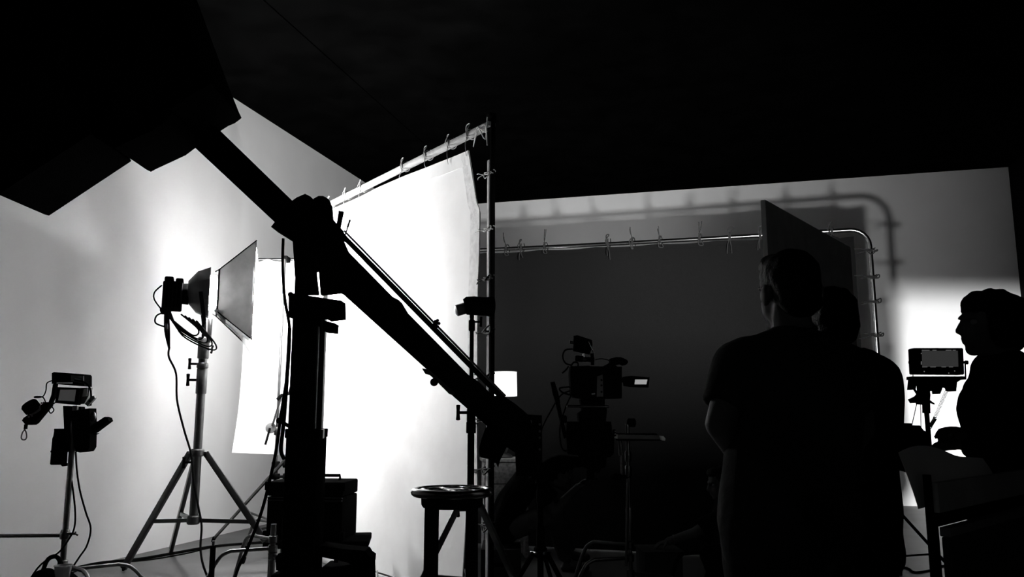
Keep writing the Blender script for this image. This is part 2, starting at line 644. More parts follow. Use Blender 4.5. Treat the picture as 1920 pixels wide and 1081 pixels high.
# ------------------------------------------------------------------ poly board flag behind the two people
FB0 = P(1446, 600, 2.95)
FB0.z = 0
rd = ray(2160, HORIZON)
FD = V((rd.x, rd.y, 0)).normalized()
rf = ray(1597, 500)
tt = (FB0.x * rf.y - FB0.y * rf.x) / (FD.y * rf.x - FD.x * rf.y)
FB1 = FB0 + FD * tt
FTOP = P(1444, 374, FB0.y).z
FN = V((FD.y, -FD.x, 0))
fl = thing('flag_board', 'upright foam board with a pale left edge behind the standing people', 'board', FB0)
FBOT = 0.55
MB().prism([FB0 + UPZ * FBOT, FB1 + UPZ * FBOT, FB1 + UPZ * FTOP, FB0 + UPZ * FTOP], -FN * 0.004).build('board_face', mat('foam_board_face', 0.8, 0.9, var=0.1, scale=12, spec=0.05), fl)
MB().prism([FB0 + UPZ * FBOT - FN * 0.004, FB1 + UPZ * FBOT - FN * 0.004, FB1 + UPZ * FTOP - FN * 0.004, FB0 + UPZ * FTOP - FN * 0.004], -FN * 0.014).build('foam_core', mat('pale_foam', 0.85, 0.9, var=0.1, scale=12), fl, label='pale foam core edge')
fs = thing('flag_stand', 'steel stand clamped under the upright foam board', 'stand', (FB0 + FB1) / 2 - FN * 0.06)
b0 = (FB0 + FB1) / 2 - FN * 0.06
MB().cyl(b0 + UPZ * 0.02, b0 + UPZ * 1.2, 0.016).build('pole', M_STEEL, fs)
for a in (0.3, 2.4, 4.5):
    MB().cyl(b0 + UPZ * 0.45, b0 + V((0.4 * math.cos(a), 0.4 * math.sin(a), 0.012)), 0.011).build('leg', M_STEEL, fs)
MB().box(b0 + UPZ * 0.9 + FN * 0.03, (0.08, 0.10, 0.08), math.atan2(FD.y, FD.x), 0.01).build('clamp', M_BLACK, fs)

# ------------------------------------------------------------------ stands


def tripod_stand(name, label, hub, feet, z_apex, z_hub, r_pole, m_leg, m_pole, z_top, sections=(), leg_w=0.024, brace=True, knobs=()):
    """a lighting stand: hub = point of its axis on the floor, three legs that end in feet"""
    t = thing(name, label, 'stand', hub)
    apex = hub + UPZ * z_apex
    MB().cyl(hub + UPZ * z_hub, hub + UPZ * z_top, r_pole, seg=18).build('pole', m_pole, t)
    for (z0, z1, rr2) in sections:
        MB().lathe([(rr2 * 0.9, z0), (rr2, z0 + 0.006), (rr2, z1 - 0.006), (rr2 * 0.9, z1)], hub, seg=18).build('collar', m_pole, t)
    c = MB()
    c.lathe([(r_pole + 0.012, z_apex - 0.03), (r_pole + 0.02, z_apex - 0.02), (r_pole + 0.02, z_apex + 0.02), (r_pole + 0.012, z_apex + 0.03)], hub, seg=18)
    top_collar = c.build('leg_collar', m_leg, t)
    MB().lathe([(r_pole + 0.008, z_hub - 0.03), (r_pole + 0.016, z_hub - 0.02), (r_pole + 0.016, z_hub + 0.03), (r_pole + 0.008, z_hub + 0.04)], hub, seg=18).build('brace_collar', m_leg, t)
    for f in feet:
        out = V((f.x - hub.x, f.y - hub.y, 0)).normalized()
        side = V((-out.y, out.x, 0))
        a = apex + out * (r_pole + 0.03)
        l = MB().bar(a, f + UPZ * 0.02, leg_w * 0.7, leg_w, side, 0.004).build('leg', m_leg, t)
        MB().capsule(f + UPZ * 0.012, f + UPZ * 0.02 + (a - f).normalized() * 0.05, 0.012, 0.02, seg=10).build('rubber_foot', M_RUBBER, l)
        MB().cyl(a - side * 0.025, a + side * 0.025, 0.008, seg=10).build('hinge_bolt', M_STEEL, l)
        if brace:
            mid = f + (a - f) * (z_hub + 0.01) / a.z
            mid2 = f + (a - f) * 0.42
            MB().bar(hub + UPZ * z_hub + out * r_pole, mid2, leg_w * 0.45, leg_w * 0.6, side).build('brace', m_leg, t)
    for z, out, s in knobs:
        k = hub + UPZ * z
        tee_knob(k, out, r_pole, s, t)
    return t


def tee_knob(k, out, r, s, parent):
    mb = MB()
    mb.cyl(k + out * r * 0.5, k + out * (r + 0.05 * s), 0.008 * s, seg=10)
    sd = out.cross(UPZ).normalized()
    e = k + out * (r + 0.055 * s)
    mb.tube([e - sd * 0.010 * s + UPZ * 0.035 * s, e + UPZ * 0.012 * s, e - UPZ * 0.012 * s, e + sd * 0.010 * s - UPZ * 0.035 * s], [0.011 * s, 0.009 * s, 0.009 * s, 0.011 * s], 10)
    return mb.build('tee_knob', M_BLACK, parent)


def turtle_stand(name, label, hub, dirs, z_top, r_pole, m, leg_len=0.42, z_legs=(0.30, 0.26, 0.22), sections=(), lens=None):
    """a C-stand: three bent legs at stepped heights round one pole"""
    t = thing(name, label, 'stand', hub)
    MB().cyl(hub + UPZ * 0.12, hub + UPZ * z_top, r_pole, seg=16).build('pole', m, t)
    for q_, (ang, zl) in enumerate(zip(dirs, z_legs)):
        if lens:
            leg_len = lens[q_]
        o = V((math.cos(ang), math.sin(ang), 0))
        pts = [hub + UPZ * zl, hub + o * leg_len * 0.55 + UPZ * zl, hub + o * leg_len * 0.66 + UPZ * (zl * 0.93), hub + o * leg_len * 0.74 + UPZ * zl * 0.78, hub + o * leg_len + UPZ * 0.015]
        l = MB().tube([pts[0], pts[1]] + catmull(pts[1:4], 4)[1:] + [pts[4]], 0.0125, 10).build('leg', m, t)
        MB().capsule(pts[4] + UPZ * 0.002, pts[4] + (pts[3] - pts[4]).normalized() * 0.04, 0.016, 0.0155, seg=10).build('rubber_foot', M_RUBBER, l)
        MB().lathe([(r_pole + 0.006, zl - 0.025), (r_pole + 0.012, zl - 0.02), (r_pole + 0.012, zl + 0.02), (r_pole + 0.006, zl + 0.025)], hub, seg=14).build('leg_collar', m, t)
    for z0, z1, r2 in sections:
        MB().lathe([(r2 * 0.85, z0), (r2, z0 + 0.008), (r2, z1 - 0.008), (r2 * 0.85, z1)], hub, seg=16).build('collar', m, t)
    return t


# ------------------------------------------------------------------ the softbox lamp and its stand
LH = G(357, 1062)
LD = 6.75
LH = P(362, 985, LD)
LH.z = 0
feet = [G(231, 1070), G(320, 1036), LH + V((0.72, 0.12, 0))]
apx = P(368, 848, LD).z
LTOP = P(383, 640, LD).z
tripod_stand('light_stand', 'heavy aluminium tripod stand carrying the glowing softbox lamp', LH, feet, apx, P(360, 975, LD).z, 0.035, M_ALU, M_ALU, LTOP,
             sections=((P(372, 738, LD).z, P(375, 690, LD).z, 0.043), (P(375, 690, LD).z, P(377, 680, LD).z, 0.047), (P(378, 672, LD).z, P(380, 632, LD).z, 0.046)),
             leg_w=0.05, knobs=((P(376, 712, LD).z, V((-0.95, -0.3, 0)), 1.3), (P(376, 682, LD).z, V((-0.95, -0.3, 0)), 1.2), (P(380, 655, LD).z, V((0.95, -0.3, 0)), 0.9), (P(368, 866, LD).z, V((-0.95, -0.25, 0)), 1.2)))

azL = math.radians(69.0)
AX = V((math.sin(azL), math.cos(azL), 0))         # the way the lamp points
AX = (AX + V((0, 0, 0.0))).normalized()
AS = V((-AX.y, AX.x, 0))                          # sideways, away from the camera
O0 = P(400, 549, LD)                              # centre of the gap between reflector and softbox
lamp = thing('softbox_lamp', 'glowing studio lamp with black rectangular softbox on the tripod stand', 'studio lamp', V((LH.x, LH.y, LTOP)))


def lp(a, s, u):
    return O0 + AX * a + AS * s + UPZ * u


k = px_m(LD)
# body with fins, end plates and rear loop
mb = MB()
RB = Matrix((AX, AS, UPZ)).transposed()
mb.box(lp(-0.315, 0, -0.045), (0.15, 0.20, 0.23), RB, 0.012)
lampbody = mb.build('lamp_body', M_MATTE, lamp)
for i in range(5):
    MB().box(lp(-0.37 + 0.028 * i, 0, -0.045), (0.008, 0.215, 0.225), RB).build('cooling_fin', M_MATTE, lampbody)
MB().box(lp(-0.345, 0, 0.085), (0.07, 0.22, 0.04), RB, 0.012).build('end_cap', M_MATTE, lampbody)
MB().box(lp(-0.265, 0, 0.075), (0.06, 0.22, 0.04), RB, 0.012).build('end_cap', M_MATTE, lampbody)
MB().box(lp(-0.36, 0, -0.17), (0.08, 0.22, 0.035), RB, 0.01).build('end_cap', M_MATTE, lampbody)
MB().cyl(lp(-0.25, 0, -0.02), lp(-0.19, 0, -0.02), 0.085, 0.09, 20).build('lamp_neck', M_MATTE, lamp)
MB().tube([lp(-0.40, -0.02, 0.04), lp(-0.45, -0.03, -0.02), lp(-0.45, -0.03, -0.08), lp(-0.40, -0.02, -0.15)], 0.006, 8, 6).build('rear_handle', M_BLACK, lamp)
# reflector: an octagonal cup that widens to the front


def ring(a, ry, rz, n=8, ph=PI / 8):
    return [lp(a, ry * math.cos(ph + 2 * PI * i / n) / math.cos(PI / n), rz * math.sin(ph + 2 * PI * i / n) / math.cos(PI / n)) for i in range(n)]


def shell(rings, th, caps=False):
    mb = MB()
    n = len(rings[0])
    vs, fs = [], []
    for r in rings:
        vs += r
    c = [sum(r, V((0, 0, 0))) / n for r in rings]
    for r, cc in zip(rings, c):
        vs += [p + (cc - p).normalized() * th for p in r]
    m = len(rings)
    for L in (0, m * n):
        for j in range(m - 1):
            for i in range(n):
                q = (i + 1) % n
                fs.append((L + j * n + i, L + j * n + q, L + (j + 1) * n + q, L + (j + 1) * n + i))
    for j in (0, m - 1):
        for i in range(n):
            q = (i + 1) % n
            fs.append((j * n + i, j * n + q, m * n + j * n + q, m * n + j * n + i))
    return mb.add(vs, fs)


shell([ring(-0.20, 0.09, 0.085), ring(-0.13, 0.17, 0.165), ring(-0.03, 0.21, 0.205)], 0.004).build('reflector', mat('black_reflector_shell', 0.02, 0.5, var=0.2, spec=0.3), lamp)
# softbox: four fabric panels from the speed ring to the mouth
NR = (0.17, 0.175)                                 # half sizes at the ring
MH = (0.33, 0.41)                                  # half sizes at the mouth
A0, A1 = 0.035, 0.31
corn0 = [(-NR[0], NR[1]), (NR[0], NR[1]), (NR[0], -NR[1]), (-NR[0], -NR[1])]
corn1 = [(-MH[0], MH[1]), (MH[0], MH[1]), (MH[0], -MH[1]), (-MH[0], -MH[1])]
for i, nm in enumerate(('top_panel', 'far_panel', 'bottom_panel', 'near_panel')):
    j = (i + 1) % 4
    nrm = [UPZ, AS, -UPZ, -AS][i]

    def pan(u, v, i=i, j=j, nrm=nrm):
        s0 = corn0[i][0] + (corn0[j][0] - corn0[i][0]) * u
        u0 = corn0[i][1] + (corn0[j][1] - corn0[i][1]) * u
        s1 = corn1[i][0] + (corn1[j][0] - corn1[i][0]) * u
        u1 = corn1[i][1] + (corn1[j][1] - corn1[i][1]) * u
        p = lp(A0 + (A1 - A0) * v, s0 + (s1 - s0) * v, u0 + (u1 - u0) * v)
        sag = -0.02 * math.sin(PI * u) * math.sin(PI * v)
        wr = 0.006 * noise.noise(V((u * 5 + i, v * 5, 3)))
        if nm == 'bottom_panel':
            wr += -0.025 * math.sin(PI * v) * (0.5 + 0.5 * math.cos(u * 9))
        return p + nrm * (sag + wr)
    MB().sheet(pan, 14, 10, 0.003, -nrm).build(nm, M_SOFTBOX, lamp)
# loose flap that hangs from the lower mouth edge


def flap(u, v):
    s = -MH[0] + 0.34 * u
    return lp(A1 - 0.10 * (1 - u) * (1 - v) + 0.03 * v * v, s, -MH[1] + 0.03 - 0.20 * v * (1 - 0.9 * u) + 0.01 * math.sin(6 * u))


MB().sheet(flap, 10, 8, 0.003, AS).build('loose_flap', M_SOFTBOX, lamp)
MB().sheet(lambda u, v: lp(A0 - 0.02 + 0.09 * u, -NR[0] - 0.005, -NR[1] + 0.02 - 0.11 * v * u - 0.02 * v), 8, 5, 0.002, AS).build('loose_flap', M_SOFTBOX, lamp)
for (a, b) in zip(corn0, corn1):
    MB().tube([lp(A0 - 0.03, a[0] * 0.9, a[1] * 0.9), lp(A0, *a), lp(A1, *b)], 0.005, 6).build('corner_rod', M_BLACK, lamp)
mb = MB()
mb.tube([lp(A0, *c) for c in corn0], 0.008, 6, closed=True)
mb.build('speed_ring', M_BLACK, lamp)
M_DIFF = bpy.data.materials.new('glowing_diffuser')
M_DIFF.use_nodes = True
nt = M_DIFF.node_tree
nt.nodes.remove(nt.nodes['Principled BSDF'])
em = nt.nodes.new('ShaderNodeEmission')
em.inputs['Strength'].default_value = DIFFUSER_STRENGTH
nz = nt.nodes.new('ShaderNodeTexNoise')
nz.inputs['Scale'].default_value = 3
rp = nt.nodes.new('ShaderNodeMapRange')
rp.inputs['To Min'].default_value = 0.95
rp.inputs['To Max'].default_value = 1.0
nt.links.new(nz.outputs['Fac'], rp.inputs['Value'])
nt.links.new(rp.outputs[0], em.inputs['Color'])
nt.links.new(em.outputs[0], nt.nodes['Material Output'].inputs['Surface'])
MB().sheet(lambda u, v: lp(A1 - 0.006 + 0.055 * (math.sin(PI * u) * math.sin(PI * v)) ** 0.5, (2 * u - 1) * (MH[0] - 0.01), (2 * v - 1) * (MH[1] - 0.01)), 14, 14, 0.004, -AX).build('diffuser', M_DIFF, lamp, label='glowing white front cloth')
# globe that glows in the gap
M_BULB = mat('glowing_frosted_sleeve', 0.8, 0.4, var=0.02, emit=SLEEVE_STRENGTH)
MB().lathe([(0.10, -0.045), (0.145, -0.035), (0.15, 0.0), (0.145, 0.025), (0.10, 0.035)], lp(-0.005, 0, 0), AX, 24).build('frosted_sleeve', M_BULB, lamp, label='glowing frosted sleeve seen in the gap')
MB().cyl(lp(-0.20, 0, 0), lp(-0.055, 0, 0), 0.02).build('globe_holder', M_BLACK, lamp)
# yoke
mb = MB()
for s in (-0.19, 0.19):
    mb.bar(lp(-0.10, s, -0.02), lp(-0.06, s, -0.25), 0.03, 0.008, AX)
mb.bar(lp(-0.06, -0.19, -0.25), lp(-0.06, 0.19, -0.25), 0.03, 0.01, AX)
stp = V((LH.x, LH.y, LTOP))
mb.cyl(lp(-0.06, 0, -0.25), stp + UPZ * 0.02, 0.018)
mb.cyl(stp - UPZ * 0.01, stp + UPZ * 0.06, 0.022)
mb.build('yoke', M_BLACK, lamp)
MB().box(stp + V((0.05, -0.02, 0.09)), (0.03, 0.03, 0.2), None, 0.004).build('yoke_pin', M_STEEL, lamp)
# bundle of cable loops under the lamp body
mb = MB()
c0 = lp(-0.36, -0.09, -0.19)
for i in range(5):
    w = 0.10 + 0.035 * i
    mb.tube([c0 + AX * 0.01 * i, c0 + AX * (0.06 + 0.02 * i) - UPZ * (0.06 + 0.03 * i) + AS * 0.01 * i, c0 + AX * (w + 0.12) - UPZ * (0.18 + 0.028 * i), c0 + AX * (w + 0.16) - UPZ * (0.13 + 0.03 * i), c0 + AX * (0.12 + 0.03 * i) - UPZ * (0.01 + 0.012 * i)], 0.0065, 8, 6)
for i in range(3):
    mb.tube([c0 + AX * 0.012 * i, c0 + AX * (0.01 + 0.015 * i) - UPZ * 0.15, c0 + AX * 0.05 - UPZ * 0.30], 0.008, 8, 6)
mb.tube([c0, c0 - AX * 0.06 - UPZ * 0.03, c0 - AX * 0.065 - UPZ * 0.09, c0 + AX * 0.01 - UPZ * 0.12], 0.0065, 8, 6)
mb.build('cable_loops', M_CABLE, lamp)

cb = MB().tube([c0 + AX * 0.05 - UPZ * 0.28, c0 + AX * 0.05 - UPZ * 0.36, P(330, 700, LD - 0.2), P(332, 750, LD - 0.22), P(345, 805, LD - 0.24), P(358, 850, LD - 0.25), P(363, 900, LD - 0.3), P(372, 950, LD - 0.35), P(378, 985, LD - 0.4), P(376, 1030, LD - 0.5), P(384, 1068, LD - 0.6), G(402, 1098, 0.012), G(450, 1120, 0.012)], 0.0085, 8, 6)
tag(cb.build('power_cable', M_CABLE, None, G(402, 1098)), 'black power cable hanging from the softbox lamp down past its stand', 'cable')

# ------------------------------------------------------------------ white cloth hung behind the softbox
HD = 7.75
hc0 = P(462, 500, HD)
hc1 = P(600, 500, HD + 0.05)


def hang(u, v):
    w = 0.75
    x0 = P(470 - 16 * (1 - v), 487, HD).x
    x = x0 + u * w
    zt = P(500, 486, HD).z - 0.02 * abs(math.sin(u * 13)) ** 0.6
    zb2 = P(452, 848, HD).z + 0.0 - 0.03 * u
    z = zb2 + (zt - zb2) * v
    y = HD + 0.05 * math.sin(u * 17 + 0.8 * v) * (0.3 + 0.7 * v) + 0.02 * noise.noise(V((u * 6, v * 4, 8)))
    x += 0.03 * (1 - v) * math.sin(v * 5)
    return V((x, y, z))


hcl = MB().sheet(hang, 48, 30, 0.003, (0, -1, 0)).build('hanging_cloth', M_WHITECLOTH, None, V((hc0.x + 0.3, HD, P(452, 848, HD).z)))
tag(hcl, 'white cloth hanging in folds behind the softbox, its lower corner free', 'cloth')
CB = P(512, 980, HD - 0.12)
CB.z = 0
cs = turtle_stand('cloth_stand', 'steel stand with crossbar that holds the white hanging cloth', CB, (0.5, 2.5, 4.4), P(500, 486, HD).z - 0.02, 0.014, M_STEEL, z_legs=(0.34, 0.30, 0.26),
                  sections=((P(512, 895, HD).z, P(512, 868, HD).z, 0.022), (P(512, 815, HD).z, P(512, 800, HD).z, 0.03)))
zc = P(500, 486, HD).z
MB().cyl(V((hc0.x - 0.02, HD, zc)), V((hc0.x + 0.85, HD, zc)), 0.012).build('crossbar', M_STEEL, cs)
MB().box(V((CB.x, HD - 0.06, zc - 0.01)), (0.05, 0.13, 0.05), None, 0.008).build('clamp', M_BLACK, cs)
mb = MB()
kc = P(508, 802, HD - 0.14)
mb.lathe([(0.02, -0.025), (0.045, -0.02), (0.05, 0.0), (0.045, 0.02), (0.02, 0.025)], kc, (0.3, -1, 0.2), 16)
mb.build('grip_head', M_GREYPL, cs)
MB().bar(kc + V((0.0, -0.03, 0.0)), kc + V((-0.03, -0.05, -0.15)), 0.02, 0.016).build('grip_arm', M_BLACK, cs)
MB().bar(kc + V((0.02, -0.03, 0.02)), kc + V((0.10, -0.04, 0.30)), 0.022, 0.016).build('grip_arm', M_ALU, cs)
MB().tube([kc + V((0.06, -0.05, 0.26)), kc + V((0.10, -0.05, 0.30)), kc + V((0.17, -0.05, 0.31)), kc + V((0.25, -0.05, 0.62)), kc + V((0.30, -0.05, 0.78))], 0.016, 8).build('boom_arm', M_BLACK, cs)
for yy in (870, 893):
    kk = P(516, yy, HD - 0.15)
    mb = MB().box(kk + V((0.0, 0.02, 0)), (0.06, 0.08, 0.05), None, 0.008)
    mb.cyl(kk + V((0.03, 0, 0)), kk + V((0.09, 0, 0)), 0.012)
    mb.lathe([(0.012, 0), (0.03, 0.005), (0.03, 0.03), (0.012, 0.035)], kk + V((0.07, 0, 0)), (1, 0, 0), 12)
    mb.build('clamp', M_BLACK, cs)

# second light stand behind, whose slanting leg shows left of the case
sh = P(540, 900, 7.35)
sh.z = 0
tripod_stand('slim_stand', 'slim grey tripod stand half hidden behind the crane column', sh, [G(398, 1016), sh + V((0.45, 0.25, 0)), sh + V((0.35, -0.35, 0))], 0.88, 0.30, 0.014, M_ALU, M_ALU, 1.35, leg_w=0.028)
# low C-stand base in front of the case
ch = P(512, 1020, 5.75)
ch.z = 0
cst = turtle_stand('low_stand', 'short chrome stand base with bent legs left of the crane column', ch, (math.radians(205), math.radians(140), math.radians(310)), 0.52, 0.02, M_STEEL, leg_len=0.50, z_legs=(0.36, 0.42, 0.31))
MB().cyl(ch + V((-0.31, -0.28, 0.02)), ch + V((-0.31, -0.28, 0.42)), 0.018).build('spare_tube', M_BLACK, cst, label='black upright tube with steel pin')
MB().cyl(ch + V((-0.31, -0.28, 0.42)), ch + V((-0.31, -0.28, 0.45)), 0.009).build('spare_pin', M_STEEL, cst)

# ------------------------------------------------------------------ cables along the foot of the left wall
w = []
for px, py, off in ((-40, 1062, 0), (40, 1060, 0), (120, 1056, 0), (190, 1049, 0), (260, 1042, 0), (330, 1030, 0), (400, 1018, 0), (470, 1012, 0), (520, 1008, 0)):
    g = G(px, py + 8)
    a = (g - CORNER).dot(D2)
    b = -(g - CORNER).dot(D1)
    w.append(room(max(a, 0.03), b, 0.012))
tag(MB().tube(w, 0.012, 8, 5).build('floor_cable', M_CABLE, None, w[4] - UPZ * 0.012), 'thick black cable lying along the foot of the left wall', 'cable')
w2 = [p + D2 * (0.05 + 0.05 * math.sin(i * 1.7)) - UPZ * 0.006 for i, p in enumerate(w)]
tag(MB().tube(w2, 0.006, 8, 5).build('floor_cable', M_CABLE, None, w2[4] - UPZ * 0.006), 'thin black cable running beside the thick one at the left wall', 'cable')

# ------------------------------------------------------------------ LED panel that lights the backdrop (stands behind the flag board)
WP = hit(1646, 372, CORNER, D1)
PC = bk(BW - 0.03, zb(BW) - 0.03)
tq = (PC.y - 3.85) / (WP.y - PC.y)
L2 = PC + (PC - WP) * tq - V((0.05, 0, 0))
led = thing('led_panel', 'small LED panel on a stand hidden behind the standing people, lighting the backdrop', 'led panel', V((L2.x, L2.y, 0)))
aim = V((-0.10, 1.0, 0.24)).normalized()
xx, yy_, _ = frame(aim)
RL = Matrix((xx, yy_, aim)).transposed()
MB().box(L2 - aim * 0.03, (0.10, 0.075, 0.03), RL, 0.005).build('housing', M_BLACK, led)
MB().box(L2 - aim * 0.012, (0.09, 0.065, 0.004), RL).build('led_face', mat('led_face', 0.8, 0.5, emit=6.0), led)
MB().cyl(V((L2.x, L2.y, 0.3)), L2 - aim * 0.04, 0.012).build('pole', M_BLACK, led)
for a in (0.4, 2.5, 4.6):
    MB().cyl(V((L2.x, L2.y, 0.4)), V((L2.x + 0.3 * math.cos(a), L2.y + 0.3 * math.sin(a), 0.01)), 0.009).build('leg', M_BLACK, led)
upl = yy_ if yy_.z > 0 else -yy_
MB().bar(L2 - upl * 0.04, L2 + aim * 0.16 - upl * 0.058, 0.16, 0.003, xx).build('barn_door', M_BLACK, led)  # flap added below the panel to keep its light off the lower set
ld = bpy.data.lights.new('led_panel_light', 'AREA')
ld.shape = 'RECTANGLE'
ld.size, ld.size_y = 0.09, 0.065
ld.spread = math.radians(88)
ld.energy = SET_LED_WATTS
lo = bpy.data.objects.new('led_panel_light', ld)
COL.objects.link(lo)
lo.location = L2
lo.rotation_euler = aim.to_track_quat('-Z', 'Y').to_euler()

# ------------------------------------------------------------------ barn door lamp aimed at the right part of the back wall
WT = hit(1745, 740, CORNER, D1)                   # bright spot on the wall
L3 = WT - D1 * 1.9 + D2 * 0.12
L3.z = P(1800, 775, L3.y).z
bdl = thing('barn_door_lamp', 'black barn door lamp on a stand near the right end of the back wall', 'studio lamp', V((L3.x, L3.y, 0)))
aim3 = (WT - L3).normalized()
x3, y3, _ = frame(aim3)
R3 = Matrix((x3, y3, aim3)).transposed()
MB().lathe([(0.06, -0.26), (0.10, -0.24), (0.11, -0.05), (0.12, -0.02)], L3, aim3, 18).build('lamp_body', M_BLACK, bdl)
MB().lathe([(0.07, 0.0), (0.07, 0.006)], L3 - aim3 * 0.022, aim3, 18).build('lens', mat('lamp_lens', 0.8, 0.3, emit=5.0), bdl)
up3 = y3 if y3.z > 0 else -y3
tdoor = 0.24


def wall_slope(px, py, axis):
    w_ = hit(px, py, CORNER, D1) - L3
    return w_.dot(axis) / w_.dot(aim3)


right3 = x3 if x3.dot(D2) > 0 else -x3
# each door: hinge offset, slope of the edge of light it leaves on the wall, its direction
for h0, sl_, ax_, other in ((0.10, wall_slope(1745, 552, up3), up3, right3), (-0.10, wall_slope(1745, 960, up3), up3, right3),
                            (-0.10, wall_slope(1700, 740, right3), right3, up3), (0.10, wall_slope(1960, 740, right3), right3, up3)):
    MB().bar(L3 + ax_ * h0, L3 + aim3 * tdoor + ax_ * (sl_ * tdoor), 0.34, 0.003, other).build('barn_door', M_BLACK, bdl)
MB().cyl(V((L3.x, L3.y, 0.3)) - aim3 * 0.14, L3 - aim3 * 0.14 - UPZ * 0.08, 0.014).build('pole', M_BLACK, bdl)
for a in (2.2, 4.0, 5.9):
    lb = V((L3.x, L3.y, 0)) - aim3 * 0.14
    MB().cyl(V((lb.x, lb.y, 0.7)), V((lb.x + 0.5 * math.cos(a), lb.y + 0.5 * math.sin(a), 0.012)), 0.011).build('leg', M_BLACK, bdl)
ld = bpy.data.lights.new('barn_door_light', 'SPOT')
ld.energy = WALL_LED_WATTS
ld.spot_size = math.radians(120)
ld.spot_blend = 0.3
ld.shadow_soft_size = 0.022
lo = bpy.data.objects.new('barn_door_light', ld)
COL.objects.link(lo)
lo.location = L3 + aim3 * 0.01
lo.rotation_euler = aim3.to_track_quat('-Z', 'Y').to_euler()

# ------------------------------------------------------------------ the camera crane
CD = 4.5
km = px_m(CD)
cbase = P(568, 1000, CD)
cbase.z = 0
crane = thing('camera_crane', 'big black camera crane slanting across the picture on its thick column', 'camera crane', cbase)
zs = lambda py: P(575, py, CD).z
cx = P(568, 1000, CD).x
# column: outer tube, inner tube, joint collar
xl, xr = P(527.5, 1000, CD).x, P(607, 1000, CD + 0.22).x
MB().box(((xl + xr) / 2, CD + 0.11, (0.10 + zs(815)) / 2), (xr - xl, 0.22, zs(815) - 0.10), None, 0.012).build('outer_column', M_BLACK, crane)
xl2, xr2 = P(541, 700, CD).x, P(607, 700, CD + 0.19).x
MB().box(((xl2 + xr2) / 2, CD + 0.11, (zs(830) + zs(590)) / 2), (xr2 - xl2, 0.17, zs(590) - zs(830)), None, 0.01).build('inner_column', M_BLACK, crane)
col = MB().box(((xl + xr) / 2, CD + 0.11, zs(812)), (xr - xl + 0.006, 0.24, 0.05), None, 0.006).build('joint_collar', M_BLACK, crane)
MB().box((xr + 0.012, CD + 0.03, zs(813)), (0.022, 0.04, 0.05), None, 0.003).build('latch', M_ALU, col)
MB().cyl((xr2 + 0.006, CD - 0.0, zs(805)), (xr2 + 0.006, CD - 0.0, zs(612)), 0.005).build('side_rail', M_STEEL, crane)
# lever at the left of the joint
mb = MB()
mb.capsule(P(541, 798, CD - 0.02), P(524, 788, CD - 0.06), 0.010, seg=10)
mb.ball(P(523, 788, CD - 0.06), 0.016)
mb.build('clamp_lever', M_BLACK, col)
# swivel block
mb = MB()
mb.prism_px([(541, 553), (547, 549), (640, 563), (641, 595), (612, 598), (607, 594), (541, 594)], CD + 0.0, 0.12)
sw = mb.build('swivel_block', M_BLACK, crane)
MB().prism_px([(606, 600), (627, 605), (626, 622), (606, 620)], CD + 0.02, 0.12).build('brake_block', M_BLACK, sw)
MB().ball(P(545, 552, CD - 0.02), 0.016).build('brake_knob', M_RUBBER, sw)
# yoke plates, with the open slot between them
MB().prism_px([(548, 440), (588, 470), (590, 505), (595, 551), (552, 551), (553, 520)], CD - 0.03, 0.05).build('yoke_plate', M_BLACK, crane)
MB().prism_px([(597, 500), (600, 470), (640, 445), (637, 500), (635, 548), (601, 552)], CD - 0.02, 0.05).build('yoke_plate', M_BLACK, crane)
MB().prism_px([(548, 430), (600, 430), (600, 505), (590, 508), (553, 500)], CD + 0.17, 0.05).build('yoke_plate', M_BLACK, crane)
MB().cyl(P(585, 470, CD - 0.05), P(585, 470, CD - 0.05) + V((0, 0.34, 0)), 0.055).build('pivot_axle', M_BLACK, crane)
# pivot housing with its two rounded cheeks
mb = MB()
mb.prism_px([(508, 425), (545, 378), (556, 370), (572, 363), (582, 368), (587, 373), (586, 380), (594, 392), (600, 398), (634, 438), (648, 470), (634, 545), (620, 540), (600, 470), (560, 455), (548, 450)], CD - 0.01, 0.14)
mb.build('pivot_housing', M_BLACK, crane)
mb = MB()
mb.prism_px([(584, 385), (588, 372), (597, 367), (606, 367), (615, 372), (620, 384), (622, 408), (640, 428), (652, 455), (600, 425), (590, 400)], CD + 0.15, 0.05)
mb.build('pivot_cheek', M_BLACK, crane)
MB().tube([P(640, 396, CD - 0.03), P(632, 440, CD - 0.02)], [0.016, 0.013], 12).build('tilt_lever', M_BLACK, crane)
mb = MB().capsule(P(656, 413, CD + 0.02), P(652, 425, CD + 0.02), 0.006, seg=8)
mb.cyl(P(654, 420, CD + 0.02), P(645, 446, CD + 0.02), 0.004)
mb.build('brake_lever', M_BLACK, crane)
# the arm: front beam up to the raised end, rear beam down to the tail
mb = MB()
mb.prism_px([(350, 262), (388, 222), (416, 248), (548, 376), (560, 400), (560, 452), (515, 416)], CD, 0.13)
mb.build('front_beam', M_BLACK, crane)
mb = MB()
mb.prism_px([(590, 430), (632, 446), (640, 458), (736, 556), (748, 562), (760, 582), (878, 702), (896, 714), (946, 762), (968, 800), (915, 800), (848, 741), (800, 692), (636, 545), (600, 510)], CD, 0.13)
rear = mb.build('rear_beam', M_BLACK, crane)
MB().bar(P(637, 436, CD + 0.03), P(944, 748, CD + 0.03), 0.034, 0.03, (0, 1, 0), 0.004).build('parallel_rod', M_BLACK, crane)
MB().bar(P(645, 432, CD + 0.15), P(948, 742, CD + 0.15), 0.012, 0.012, (0, 1, 0)).build('parallel_rod', M_STEEL, crane)
mb = MB().cyl(P(808, 612, CD + 0.03), P(822, 604, CD + 0.03), 0.010)
for a in range(5):
    c = P(819, 606, CD + 0.03)
    mb.ball(c + V((0.012 * math.cos(a * 1.257), 0, 0.018 * math.sin(a * 1.257))), 0.009, seg=8)
mb.build('rod_knob', M_BLACK, crane)
